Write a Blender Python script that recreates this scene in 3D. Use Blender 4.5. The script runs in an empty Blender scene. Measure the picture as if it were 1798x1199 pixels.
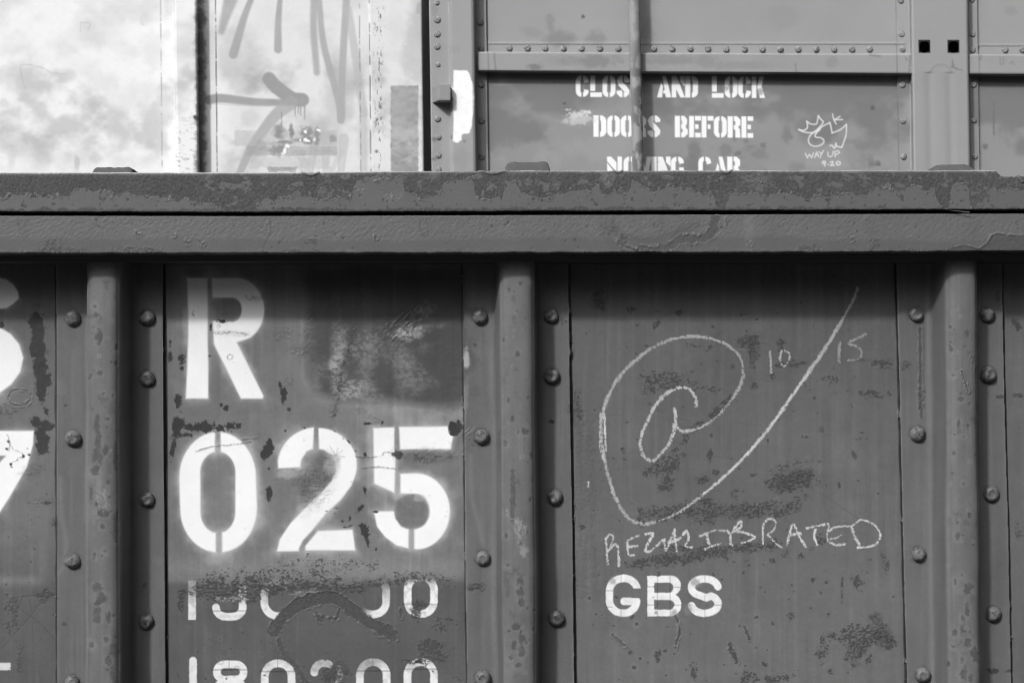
import bpy, math, random
import numpy as np
from mathutils import Vector, Matrix

# ------------------------------------------------------------------ camera, sky, sun, exposure
sc = bpy.context.scene
F_PX = 2640.0                       # focal length in photograph pixels (1798 wide)
CAM = np.array([0.0, -3.3, 1.75])
YAW, PITCH, ROLL = math.radians(-1.35), math.radians(1.5), math.radians(-0.27)
ROT = Matrix.Rotation(YAW, 3, 'Z') @ Matrix.Rotation(math.radians(90) + PITCH, 3, 'X') @ Matrix.Rotation(ROLL, 3, 'Z')
R3 = np.array(ROT)
cam = bpy.data.cameras.new('camera')
cam.sensor_fit = 'HORIZONTAL'
cam.sensor_width = 36.0
cam.lens = F_PX / 1798.0 * 36.0
cam.clip_start = 0.05
cam.clip_end = 2000.0
cam.dof.use_dof = True
cam.dof.focus_distance = 3.22
cam.dof.aperture_fstop = 16.0
cam_ob = bpy.data.objects.new('camera', cam)
sc.collection.objects.link(cam_ob)
cam_ob.matrix_world = Matrix.Translation(Vector(CAM)) @ ROT.to_4x4()
sc.camera = cam_ob

SUN_DIR = Vector((-0.67, -1.0, 0.94)).normalized()
world = bpy.data.worlds.new('World')
sc.world = world
world.use_nodes = True
wn = world.node_tree
bg = wn.nodes['Background']
sky = wn.nodes.new('ShaderNodeTexSky')
sky.sky_type = 'NISHITA'
sky.sun_disc = False
sky.sun_elevation = math.asin(SUN_DIR.z)
sky.sun_rotation = math.atan2(SUN_DIR.x, SUN_DIR.y)
grey = wn.nodes.new('ShaderNodeRGBToBW')          # the photograph is black and white
wn.links.new(sky.outputs[0], grey.inputs[0])
tcw = wn.nodes.new('ShaderNodeTexCoord'); sepw = wn.nodes.new('ShaderNodeSeparateXYZ')
wn.links.new(tcw.outputs['Generated'], sepw.inputs[0])
lowsky = wn.nodes.new('ShaderNodeMapRange'); lowsky.interpolation_type = 'SMOOTHSTEP'      # added darkening of the low sky, deepens shade under the chord
lowsky.inputs[1].default_value = 0.20; lowsky.inputs[2].default_value = 0.63; lowsky.inputs[3].default_value = 0.05; lowsky.inputs[4].default_value = 1.0
wn.links.new(sepw.outputs[2], lowsky.inputs[0])
mulw = wn.nodes.new('ShaderNodeMath'); mulw.operation = 'MULTIPLY'
wn.links.new(grey.outputs[0], mulw.inputs[0]); wn.links.new(lowsky.outputs[0], mulw.inputs[1])
wn.links.new(mulw.outputs[0], bg.inputs[0])
bg.inputs[1].default_value = 0.145
sky.air_density = 0.25
sky.dust_density = 10.0
sky.ozone_density = 1.0
sl = bpy.data.lights.new('sun', 'SUN')
sl.energy = 2.8
sl.angle = math.radians(4.0)
sun = bpy.data.objects.new('sun', sl)
sc.collection.objects.link(sun)
sun.rotation_euler = SUN_DIR.to_track_quat('Z', 'Y').to_euler()
sun.location = (-6, -9, 9)
sc.view_settings.view_transform = 'Standard'
sc.view_settings.look = 'None'
sc.view_settings.gamma = 1.0
sc.view_settings.use_curve_mapping = False
sc.view_settings.exposure = -0.15
sc.cycles.use_denoising = True
sc.cycles.denoising_input_passes = 'RGB_ALBEDO_NORMAL'
sc.cycles.denoising_prefilter = 'ACCURATE'
sc.cycles.filter_width = 0.95

# ------------------------------------------------------------------ measuring helpers
def unproj(u, v, Y):
    """where the sight line through photograph point (u, v) meets the upright plane y = Y"""
    d = R3 @ np.array([(u - 899.0) / F_PX, -(v - 599.5) / F_PX, -1.0])
    t = (Y - CAM[1]) / d[1]
    return CAM + d * t

def proj(P):
    q = (P - CAM) @ R3
    return 899.0 + F_PX * q[..., 0] / -q[..., 2], 599.5 - F_PX * q[..., 1] / -q[..., 2]

# ------------------------------------------------------------------ paint sheets (albedo, relief in mm, roughness)
def table(seed):
    return np.random.default_rng(seed).random((256, 256), dtype=np.float32)

def vn(u, v, seed):
    T = table(seed)
    ui = np.floor(u); vi = np.floor(v)
    fu = (u - ui).astype(np.float32); fv = (v - vi).astype(np.float32)
    ui = ui.astype(np.int32) & 255; vi = vi.astype(np.int32) & 255
    u1 = (ui + 1) & 255; v1 = (vi + 1) & 255
    fu = fu * fu * (3 - 2 * fu); fv = fv * fv * (3 - 2 * fv)
    a = T[vi, ui]; b = T[vi, u1]; c = T[v1, ui]; d = T[v1, u1]
    a = a + (b - a) * fu
    c = c + (d - c) * fu
    return a + (c - a) * fv

def fbm(X, Y, seed, sx, sy=None, octs=4, ang=0.0, gain=0.55):
    sy = sy or sx
    ca, sa = math.cos(ang), math.sin(ang)
    u = (X * ca + Y * sa) / sx
    v = (-X * sa + Y * ca) / sy
    out = 0; amp = 1; tot = 0
    for o in range(octs):
        out = out + amp * vn(u + 17.3 * o + 5000, v + 9.1 * o + 5000, seed * 13 + o)
        tot += amp; amp *= gain; u = u * 2.03; v = v * 2.03
    return out / tot

def sstep(a, b, x):
    t = np.clip((x - a) / (b - a), 0, 1)
    return t * t * (3 - 2 * t)

def box1(a, r, axis):
    n = a.shape[axis]
    p = np.pad(a, [(r + 1, r) if k == axis else (0, 0) for k in (0, 1)], mode='edge').astype(np.float64)
    c = np.cumsum(p, axis=axis)
    hi = np.take(c, np.arange(2 * r + 1, n + 2 * r + 1), axis=axis)
    lo = np.take(c, np.arange(0, n), axis=axis)
    return ((hi - lo) / (2 * r + 1)).astype(np.float32)

def blur(a, r):
    r = int(round(r))
    if r < 1: return a
    for _ in range(2):
        a = box1(box1(a, r, 0), r, 1)
    return a

class Sheet:
    def __init__(s, x0, y0, x1, y1, base, seed):
        s.x0, s.y0 = x0, y0
        s.w, s.h = x1 - x0, y1 - y0
        s.A = np.full((s.h, s.w), base, np.float32)
        s.H = np.zeros((s.h, s.w), np.float32)
        s.G = np.full((s.h, s.w), 0.55, np.float32)
        s.seed = seed
    def win(s, x0, y0, x1, y1):
        a = max(0, int(math.floor(x0 - s.x0))); b = min(s.w, int(math.ceil(x1 - s.x0)))
        c = max(0, int(math.floor(y0 - s.y0))); d = min(s.h, int(math.ceil(y1 - s.y0)))
        if a >= b or c >= d: return None
        X, Y = np.meshgrid(np.arange(a, b, dtype=np.float32) + s.x0, np.arange(c, d, dtype=np.float32) + s.y0)
        return (slice(c, d), slice(a, b)), X, Y
    def grid(s):
        return s.win(s.x0, s.y0, s.x0 + s.w, s.y0 + s.h)
    def mix(s, sl, m, val):
        s.A[sl] = s.A[sl] * (1 - m) + val * m
    def sample(s, name, u, v):
        a = getattr(s, name)
        x = u - s.x0; y = v - s.y0
        px = 2 * (s.w - 1.001); x = np.abs(((x % px) + px) % px); x = np.where(x > s.w - 1.001, px - x, x)
        y = np.clip(y, 0, s.h - 1.001)
        xi = x.astype(np.int32); yi = y.astype(np.int32)
        fx = (x - xi); fy = (y - yi)
        xi1 = np.minimum(xi + 1, s.w - 1); yi1 = np.minimum(yi + 1, s.h - 1)
        return ((a[yi, xi] * (1 - fx) + a[yi, xi1] * fx) * (1 - fy) + (a[yi1, xi] * (1 - fx) + a[yi1, xi1] * fx) * fy).astype(np.float32)

def poly_sd(X, Y, pts):
    n = len(pts)
    d2 = np.full(X.shape, 1e12, np.float32)
    ins = np.zeros(X.shape, bool)
    for i in range(n):
        ax, ay = pts[i]; bx, by = pts[(i + 1) % n]
        ex, ey = bx - ax, by - ay
        L = ex * ex + ey * ey
        if L < 1e-9: continue
        t = np.clip(((X - ax) * ex + (Y - ay) * ey) / L, 0, 1)
        d2 = np.minimum(d2, (X - ax - t * ex) ** 2 + (Y - ay - t * ey) ** 2)
        if ay != by:
            c = (ay > Y) != (by > Y)
            xi = ax + (Y - ay) / (by - ay) * ex
            ins ^= c & (X < xi)
    d = np.sqrt(d2)
    return np.where(ins, -d, d)

def line_d(X, Y, pts):
    """distance to a polyline and how far along it (0..1)"""
    P = np.array(pts, float)
    seg = np.hypot(*(P[1:] - P[:-1]).T); cum = np.concatenate([[0], np.cumsum(seg)]); tot = max(cum[-1], 1e-6)
    best = np.full(X.shape, 1e12, np.float32); par = np.zeros(X.shape, np.float32)
    for i in range(len(P) - 1):
        ax, ay = P[i]; ex, ey = P[i + 1] - P[i]
        L = ex * ex + ey * ey
        if L < 1e-9: continue
        t = np.clip(((X - ax) * ex + (Y - ay) * ey) / L, 0, 1)
        d2 = (X - ax - t * ex) ** 2 + (Y - ay - t * ey) ** 2
        m = d2 < best
        best = np.where(m, d2, best); par = np.where(m, (cum[i] + t * seg[i]) / tot, par)
    return np.sqrt(best), par

def smooth_line(pts, n=8):
    """Catmull-Rom through the points"""
    P = [np.array(p, float) for p in pts]
    P = [2 * P[0] - P[1]] + P + [2 * P[-1] - P[-2]]
    out = []
    for i in range(1, len(P) - 2):
        a, b, c, d = P[i - 1:i + 3]
        for k in range(n):
            t = k / n
            out.append(tuple(0.5 * ((2 * b) + (c - a) * t + (2 * a - 5 * b + 4 * c - d) * t * t + (3 * b - a - 3 * c + d) * t ** 3)))
    out.append(tuple(P[-2]))
    return out

def arc(cx, cy, rx, ry, a0, a1, n=14):
    """degrees, 0 = right, 90 = down"""
    return [(cx + rx * math.cos(math.radians(a0 + (a1 - a0) * k / n)), cy + ry * math.sin(math.radians(a0 + (a1 - a0) * k / n))) for k in range(n + 1)]

def T(ox, oy, s):
    return lambda pts: [(ox + x / s, oy + y / s) for x, y in pts]

def bbox(pts, pad):
    xs = [p[0] for p in pts]; ys = [p[1] for p in pts]
    return min(xs) - pad, min(ys) - pad, max(xs) + pad, max(ys) + pad

def spray(S, polys, val=0.80, edge=2.2, over=0.35, reach=9.0, holes=(), seed=1):
    """sprayed stencil: soft edge and a thin mist of overspray around it"""
    allp = [p for q in polys for p in q]
    w = S.win(*bbox(allp, reach * 3.5))
    if w is None: return
    sl, X, Y = w
    sd = np.full(X.shape, 1e6, np.float32)
    for q in polys: sd = np.minimum(sd, poly_sd(X, Y, q))
    for q in holes: sd = np.maximum(sd, -poly_sd(X, Y, q))
    n = fbm(X, Y, seed + 40, 34, octs=3)
    e = edge * (0.5 + 1.4 * n)
    core = sstep(e, -e, sd)
    mist = 0.8 * over * np.exp(-np.clip(sd, 0, None) / (reach * 0.75 * (0.15 + 1.4 * n * n * 2))) * (sd > -e) * (0.35 + 1.2 * n)
    m = np.clip(np.maximum(core, mist), 0, 1)
    S.mix(sl, m, val * (0.97 + 0.06 * fbm(X, Y, seed + 60, 20)))
    return sl, X, Y, core

def crisp(S, polys, val=0.72, holes=(), wear=0.25, seed=3, edge=0.9):
    allp = [p for q in polys for p in q]
    w = S.win(*bbox(allp, 5))
    if w is None: return
    sl, X, Y = w
    sd = np.full(X.shape, 1e6, np.float32)
    for q in polys: sd = np.minimum(sd, poly_sd(X, Y, q))
    for q in holes: sd = np.maximum(sd, -poly_sd(X, Y, q))
    sd = sd + (fbm(X, Y, seed, 5) - 0.5) * 2.0
    m = sstep(edge, -edge, sd) * (1 - wear * sstep(0.45, 0.7, fbm(X, Y, seed + 1, 14)))
    S.mix(sl, m, val * (0.9 + 0.2 * fbm(X, Y, seed + 2, 9)))

def ribbon(S, pts, w, val=0.7, wear=0.2, seed=5, edge=0.9, gap=None):
    """painted stroke of even width, butt ends approximated by trimming"""
    win = S.win(*bbox(pts, w + 4))
    if win is None: return
    sl, X, Y = win
    d, t = line_d(X, Y, pts)
    sd = d - w / 2 + (fbm(X, Y, seed, 5) - 0.5) * 1.2
    m = sstep(edge, -edge, sd) * (1 - wear * sstep(0.45, 0.7, fbm(X, Y, seed + 1, 12)))
    if gap is not None: m = m * gap(X, Y)
    S.mix(sl, m, val * (0.9 + 0.2 * fbm(X, Y, seed + 2, 9)))

def chalk(S, pts, w, strength=0.8, val=0.55, seed=7, w_end=None, n=8):
    pts = smooth_line(pts, n) if len(pts) > 2 else pts
    win = S.win(*bbox(pts, w + 5))
    if win is None: return
    sl, X, Y = win
    d, t = line_d(X, Y, pts)
    ww = w / 2 * (1 if w_end is None else (1 - t + t * w_end / w)) * (0.45 + 1.0 * fbm(X, Y, seed + 9, 22, octs=3))
    grain = fbm(X, Y, seed, 2.1, octs=2)
    prof = 1 - np.clip(d / np.maximum(ww, 0.3), 0, 1.4) ** 2
    rough = np.clip(np.abs(S.H[sl] - blur(S.H[sl], 3)) * 0.6, 0, 0.16)
    m = sstep(0.30, 0.66, prof * 0.55 + (grain - 0.5) * 1.35 + 0.20 - rough) * (prof > -0.4) * strength * (0.62 + 0.7 * fbm(X, Y, seed + 19, 36, octs=2))
    S.mix(sl, np.clip(m, 0, 1), val)

def noisy_ellipse(X, Y, cx, cy, rx, ry, ang, seed, rag=0.8, cell=None):
    ca, sa = math.cos(ang), math.sin(ang)
    u = ((X - cx) * ca + (Y - cy) * sa) / rx
    v = (-(X - cx) * sa + (Y - cy) * ca) / ry
    cell = cell or max(4.0, min(rx, ry) * 0.9)
    return np.sqrt(u * u + v * v) - 1 + (fbm(X, Y, seed, cell, octs=4, gain=0.65) - 0.5) * 2 * rag

def chip(S, cx, cy, rx, ry, ang=0.0, val=0.034, seed=None, depth=0.35, rag=0.9, soft=0.07, op=1.0):
    seed = seed if seed is not None else int(cx * 7 + cy * 3) % 900 + 20
    w = S.win(cx - rx * 2.2 - 6, cy - ry * 2.2 - rx - 6, cx + rx * 2.2 + ry + 6, cy + ry * 2.2 + rx + 6)
    if w is None: return
    sl, X, Y = w
    e = noisy_ellipse(X, Y, cx, cy, rx, ry, ang, seed, rag)
    k = soft + 0.8 / max(min(rx, ry), 1.0)
    m = sstep(k, -k, e) * op
    S.mix(sl, m, val * (0.75 + 0.5 * fbm(X, Y, seed + 1, 7)))
    S.H[sl] -= m * depth
    S.G[sl] = S.G[sl] * (1 - m) + 0.8 * m

def scab(S, cx, cy, rx, ry, ang=0.0, dens=0.5, cell=(6, 3.2), flow=0.0, val=0.055, amp=1.1, stain=0.25, seed=None, rag=0.9):
    """blistered, flaking paint with rust under it"""
    seed = seed if seed is not None else int(cx * 5 + cy * 11) % 900 + 20
    r = max(rx, ry)
    w = S.win(cx - r * 1.7 - 8, cy - r * 1.7 - 8, cx + r * 1.7 + 8, cy + r * 1.7 + 8)
    if w is None: return
    sl, X, Y = w
    e = noisy_ellipse(X, Y, cx, cy, rx, ry, ang, seed, rag, cell=max(7.0, min(rx, ry) * 0.7))
    m = sstep(0.35, -0.45, e)
    n = fbm(X, Y, seed + 3, 2.0 + .42 * (cell[0] - 2.2), 1.7 + .5 * (cell[1] - 1.6), octs=2, ang=flow)
    n = n * 0.75 + 0.25 * fbm(X, Y, seed + 5, 12, 8, octs=2)
    k = sstep(0.485, 0.555, n * (0.25 + 0.75 * m) + 0.25 * (dens - 0.5)) * (m > 0.02)
    S.mix(sl, np.clip(m * stain, 0, 1), val * 1.15)
    S.mix(sl, k * 0.85, val * 0.9)
    S.H[sl] += amp * (k * 0.36 + m * (n - 0.5) * 1.3)
    S.G[sl] = np.maximum(S.G[sl], 0.55 + 0.3 * m)

def wrinkle(S, cx, cy, rx, ry, ang=0.0, cell=(9, 3), flow=0.0, amp=1.0, seed=None):
    seed = seed if seed is not None else int(cx * 5 + cy * 13) % 900 + 20
    r = max(rx, ry)
    w = S.win(cx - r * 1.7 - 8, cy - r * 1.7 - 8, cx + r * 1.7 + 8, cy + r * 1.7 + 8)
    if w is None: return
    sl, X, Y = w
    m = sstep(0.4, -0.5, noisy_ellipse(X, Y, cx, cy, rx, ry, ang, seed, 0.7))
    n = fbm(X, Y, seed + 3, cell[0], cell[1], octs=3, ang=flow)
    S.H[sl] += 1.1 * amp * m * (np.abs(n - 0.5) * 4 - 0.5)
    S.mix(sl, m * (0.14 + 0.22 * sstep(0.12, 0.0, np.abs(n - 0.5))), 0.06)

def cloud(S, cx, cy, rx, ry, val, op=0.5, cell=25, seed=None, ang=0.0, rag=0.8):
    seed = seed if seed is not None else int(cx * 3 + cy * 17) % 900 + 20
    r = max(rx, ry)
    w = S.win(cx - r * 1.9, cy - r * 1.9, cx + r * 1.9, cy + r * 1.9)
    if w is None: return
    sl, X, Y = w
    e = noisy_ellipse(X, Y, cx, cy, rx, ry, ang, seed, rag, cell=cell)
    S.mix(sl, sstep(0.6, -0.5, e) * op, val)

def halo(S, cx, cy, r, val=0.17, op=0.5):
    w = S.win(cx - r * 2, cy - r * 2, cx + r * 2, cy + r * 2)
    if w is None: return
    sl, X, Y = w
    d = np.hypot(X - cx, Y - cy) / r
    S.mix(sl, op * np.exp(-((d - 0.8) / 0.25) ** 2), val)

# ------------------------------------------------------------------ paint of the near car, drawn in photograph pixels
RIVETS_PX = [[(129, 559), (129, 770), (128, 985), (127, 1198), (258, 558), (259, 665), (259, 877), (257, 1091)],
       [(843, 557), (846, 767), (848, 980), (848, 1190), (968, 555), (969, 661), (974, 873), (977, 1085)],
       [(1608, 553), (1611, 762), (1613, 973), (1620, 1184), (1733, 553), (1735, 658), (1740, 867), (1744, 1078)]]
F = Sheet(-140, 240, 1940, 1340, 0.105, 1)
rnd = random.Random(4)
sl, X, Y = F.grid()
F.A *= 0.90 + 0.2 * fbm(X, Y, 5, 160, 220, octs=4)
F.A *= 0.95 + 0.10 * fbm(X, Y, 6, 9, octs=3)
F.A *= 0.96 + 0.08 * fbm(X, Y, 4, 28, octs=3)
F.H += 8.0 * (fbm(X, Y, 7, 190, 240, octs=2) - 0.5)
F.H += 0.35 * (fbm(X, Y, 2, 14, octs=2) - 0.5) + 0.16 * (fbm(X, Y, 8, 5.5, octs=3) - 0.5) * 2
F.H += 0.5 * (fbm(X, Y, 9, 40, octs=2) - 0.5)

# areas: the posts are a little paler, the lower half of the last full panel too
PANEL_EDGES = [(99, 98, 100), (290, 287, 292), (816, 811.5, 819.5), (1002, 999, 1010), (1581, 1573.5, 1591.5), (1764, 1760.5, 1777)]
def edge_x(k, v):
    a = PANEL_EDGES[k]
    return a[1] + (a[2] - a[1]) * (v - 480) / 710.0
for kl, kr in ((0, 1), (2, 3), (4, 5)):
    m = sstep(edge_x(kl, Y) - 1, edge_x(kl, Y) + 1, X) * sstep(edge_x(kr, Y) + 1, edge_x(kr, Y) - 1, X) * (Y > 446)
    F.A = F.A * (1 - m) + m * (0.118 * (0.92 + 0.16 * fbm(X, Y, 11 + kl, 70, 160)) * (0.97 + 0.06 * fbm(X, Y, 15, 6)))
    F.H = F.H * (1 - 0.4 * m)
mp2 = sstep(1000, 1012, X) * sstep(1592, 1574, X) * (Y > 446)
F.A *= 1 + mp2 * (0.05 + 0.16 * sstep(650, 1150, Y) + 0.10 * (fbm(X, Y, 21, 90) - 0.5))
mp3 = sstep(1760, 1775, X) * (Y > 446)
F.A *= 1 + 0.08 * mp3

# panel with the big numbers: paler repaint down to y = 1025, original dark paint below
mp1 = sstep(288, 293, X) * sstep(820, 813, X) * (Y > 446)
yb = 1025 + 9 * (fbm(X, Y, 30, 60, octs=3) - 0.5) * 2 + 6 * np.sin((X - 300) / 90.0)
rep = mp1 * sstep(yb + 9, yb - 9, Y)
F.A = F.A * (1 - rep) + rep * (0.150 * (0.86 + 0.28 * fbm(X, Y, 31, 90, 110)) * (0.95 + 0.1 * fbm(X, Y, 32, 7)))
low = mp1 * sstep(yb - 4, yb + 6, Y)
F.A = F.A * (1 - low) + low * (0.093 * (0.88 + 0.24 * fbm(X, Y, 33, 60, 40)))
# glow of overspray along the bottom of the repaint
F.A += mp1 * 0.07 * np.exp(-((Y - 1000) / 22) ** 2) * fbm(X, Y, 35, 80, 30) * (Y < 1030)
F.A += mp1 * 0.06 * sstep(560, 700, X) * np.exp(-((Y - (728 + 0.00012 * (X - 690) ** 2)) / 16) ** 2)
# masked-off dark patch with the ghosts of older letters
dk = poly_sd(X, Y, [(545, 470), (830, 470), (830, 706), (770, 712), (680, 700), (600, 700), (560, 690), (543, 660), (541, 560)])
dkm = sstep(20, -16, dk + 26 * (fbm(X, Y, 36, 45, octs=3) - .5)) * mp1
F.A = F.A * (1 - 0.8 * dkm) + 0.85 * dkm * (0.046 * (0.75 + 0.5 * fbm(X, Y, 37, 40)))
F.A += mp1 * 0.05 * np.exp(-np.abs(dk - 12) / 9) * (dk > -4) * (Y > 560)
for cx, cy, rx, ry, a, op, ang in ((592, 640, 11, 40, .36, .75, .05), (600, 600, 14, 30, .26, .5, 0), (555, 668, 12, 28, .2, .45, .3), (622, 682, 26, 14, .36, .7, -.3), (650, 690, 20, 16, .26, .5, 0),
        (648, 612, 22, 30, .24, .55, .3), (642, 640, 16, 20, .2, .4, 0), (722, 582, 24, 10, .42, .8, -.25), (755, 575, 26, 6, .25, .5, -.15), (745, 545, 18, 10, .22, .6, -.3),
        (722, 660, 24, 26, .30, .7, .4), (735, 675, 24, 10, .30, .6, 0), (700, 625, 20, 20, .2, .45, 0), (748, 612, 14, 8, .2, .45, 0), (717, 640, 12, 18, .26, .5, 0), (610, 530, 40, 16, .12, .4, 0), (790, 600, 16, 50, .12, .35, 0), (548, 640, 8, 50, .15, .4, 0)):
    w = F.win(cx - 60, cy - 60, cx + 60, cy + 60)
    s2, x2, y2 = w
    e = noisy_ellipse(x2, y2, cx, cy, rx, ry, ang, int(cx + cy), 0.9, cell=16)
    m = sstep(0.7, -0.5, e) * op * (0.35 + 1.3 * sstep(0.35, 0.65, fbm(x2, y2, int(cx), 5, 3.5, octs=3)))
    F.mix(s2, np.clip(m * .75, 0, 1), a * .85)
F.H += dkm * 0.5 * (fbm(X, Y, 39, 7, 4) - 0.5)

cloud(F, 552, 846, 32, 48, .10, .75, cell=12); scab(F, 552, 846, 32, 46, .3, .3, (5, 3), -.35, .085, .8, .12)
# ---- large stencils of the numbered panel
R_ = T(300, 480, 4.995)
spray(F, [R_([(140, 40), (322, 40), (325, 300), (322, 600), (328, 800), (326, 1098), (128, 1098), (140, 850), (150, 560), (150, 300)])], seed=1, over=.28, reach=7)
bowl = R_([(356, 40), (560, 40)]) + R_(arc(575, 320, 245, 280, -90, 62, 16)) + R_([(640, 585), (582, 605), (812, 1075), (805, 1098), (612, 1098), (375, 620), (366, 420), (420, 412), (540, 425)]) + R_(arc(540, 318, 82, 105, 78, -90, 12)) + R_([(370, 213), (362, 180)])
spray(F, [bowl], seed=2, over=.3, reach=7)
Z = T(280, 460, 3.24)
zero_out = arc(382, 838, 68, 80, 180, 360, 20) + arc(384, 892, 68, 78, 0, 180, 20)
zero_in = arc(382.3, 828, 30.7, 35, 180, 360, 14) + arc(382.8, 900, 30.2, 35, 0, 180, 14)
spray(F, [zero_out], seed=3, over=.42, reach=9, holes=[zero_in, [(377.5, 740), (386.5, 740), (387, 800), (377.5, 800)], [(379.5, 925), (389.5, 925), (389.5, 985), (379.5, 985)]])
N2 = T(470, 740, 4.997)
two_l = N2(arc(430, 385, 345, 335, 188, 266, 12) + [(400, 240), (345, 262), (300, 330), (288, 402), (92, 409)])
two_r = N2([(446, 58)] + arc(440, 380, 345, 325, -84, 20, 14) + [(735, 560), (640, 690), (520, 800), (395, 950), (310, 1040), (278, 1105), (272, 1135), (80, 1138), (105, 1030), (200, 890), (350, 730), (480, 610), (560, 520), (598, 440), (592, 360), (550, 290), (490, 248), (450, 240)])
two_f = N2([(330, 1130), (330, 1090), (440, 955), (745, 945), (770, 1130)])
spray(F, [two_l, two_r, two_f], seed=4, over=.36, reach=9)
five_s = N2([(925, 55), (1112, 50), (1110, 240), (1122, 330), (1115, 628), (932, 545)])
five_t = N2([(1152, 45), (1600, 40), (1630, 110), (1610, 245), (1160, 245)])
five_b = N2([(1162, 455), (1300, 450)] + arc(1300, 785, 302, 335, -88, 88, 20) + [(1284, 1115), (1284, 945), (1340, 925)] + arc(1300, 785, 120, 150, 70, -90, 12) + [(1162, 632)])
five_h = N2([(930, 785), (1112, 782), (1125, 850), (1170, 915), (1240, 942), (1238, 1112), (1130, 1085), (1030, 1010), (960, 920)])
spray(F, [five_s, five_t, five_b, five_h], seed=5, over=.36, reach=9)
chip(F, 722, 898, 31, 30, 0, .135, seed=77, depth=.1, rag=.12, op=.75); cloud(F, 737, 874, 9, 6, .4, .5, cell=9); cloud(F, 505, 832, 16, 6, .4, .5, cell=10); cloud(F, 672, 872, 14, 10, .24, .5, cell=12)
cloud(F, 583, 815, 12, 18, .36, .6, cell=12); cloud(F, 745, 799, 40, 10, .12, .4, cell=12)
# left panel: ends of an S and a 7 and a small bar
spray(F, [[(-60, 486), (0, 488), (12, 491), (24, 500), (32, 513), (33, 524), (24, 533), (12, 541), (-60, 548)]], seed=6, over=.3, reach=6)
spray(F, [[(-70, 572), (0, 575), (19, 586), (34, 604), (41, 628), (36, 653), (20, 675), (0, 690), (-70, 694)]], seed=7, over=.3, reach=8)
spray(F, [[(-90, 756), (59, 756), (58, 780), (47, 820), (16, 874), (-4, 905), (-60, 1010), (-120, 1010), (-60, 880), (-22, 835), (10, 800), (-90, 798)]], seed=8, over=.34, reach=8)
crisp(F, [[(-30, 1163.5), (18, 1163.5), (18, 1176.5), (-30, 1176.5)]], val=.66, wear=.1, seed=9)
m0 = sstep(101, 96, X) * (Y > 450)
F.A += m0 * 0.05 * np.exp(-((Y - 1020) / 9) ** 2) * sstep(80, 60, X)
F.A *= 1 - m0 * 0.14 * sstep(1015, 1030, Y)
F.A += m0 * .03 * sstep(560, 720, Y) * sstep(1020, 900, Y)

# ---- small cut lettering under it: two weights, partly painted over
D = T(280, 830, 3.249)
SW = 13.2
r1 = lambda X, Y: sstep(1010, 1052, Y + 18 * (fbm(X, Y, 50, 16) - .5)) * 0.75 + 0.25 * sstep(1046, 1066, Y)
ribbon(F, [(337.5, 1017), (337.5, 1087)], SW, .66, .3, 51, gap=lambda X, Y: (Y < 1087.5) * (0.35 + .65 * sstep(1030, 1062, Y)) * (Y > 1018))
nine = [(379.5, 1066)] + arc(396, 1066, 16.5, 16, 180, 90, 6) + [(408, 1082)] + arc(409, 1066, 17, 16, 90, 0, 6) + [(426, 1028)]
ribbon(F, nine, SW, .7, .25, 52, gap=lambda X, Y: r1(X, Y) * (Y > 1020))
rr = lambda x0, x1, y0, y1, r: arc(x0 + r, y0 + r, r, r, 180, 270, 6) + arc(x1 - r, y0 + r, r, r, 270, 360, 6) + arc(x1 - r, y1 - r, r, r, 0, 90, 6) + arc(x0 + r, y1 - r, r, r, 90, 180, 6) + [(x0, y0 + r)]
ribbon(F, rr(464, 512, 1020, 1081, 24), SW, .68, .3, 53, gap=lambda X, Y: r1(X, Y) * sstep(500, 488, X + 0.3 * (Y - 1060)))
ribbon(F, rr(630, 678, 1014, 1078, 22), SW, .7, .25, 54, gap=lambda X, Y: r1(X, Y) * sstep(640, 668, X + .2 * (Y - 1040)))
ribbon(F, rr(716, 762, 1012, 1077, 22), SW, .74, .3, 55, gap=lambda X, Y: sstep(1012, 1030, Y))
ribbon(F, [(339, 1159), (339, 1260)], SW, .68, .2, 56)
ribbon(F, rr(381, 428, 1165.5, 1192, 13), SW, .7, .25, 57)
ribbon(F, rr(381, 428, 1196, 1235, 14), SW, .7, .25, 58)
ribbon(F, rr(465, 512, 1163.5, 1234, 23), SW, .7, .25, 59)
ribbon(F, [(552, 1180)] + arc(569, 1179, 17, 15.5, 180, 300, 10), SW, .7, .3, 60)
ribbon(F, [(594, 1170), (598, 1185), (590, 1204)], 8, .4, .8, 61)
ribbon(F, rr(632, 679, 1161.5, 1233, 23), SW, .7, .25, 62)
ribbon(F, rr(715.5, 762, 1161.5, 1233, 22), SW, .72, .2, 63)
for x0, x1, yy in ((373, 434, 1175), (458, 518, 1178), (626, 685, 1177), (709, 769, 1174), (709, 769, 1060), (372, 432, 1072)):   # joints in the cut letters
    w = F.win(x0 - 2, yy - 1, x1 + 2, yy + 1.2); F.A[w[0]] *= 0.62
for xx in (403, 488, 655, 740):
    w = F.win(xx - .6, 1154, xx + .9, 1172); F.A[w[0]] *= 0.66

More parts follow.
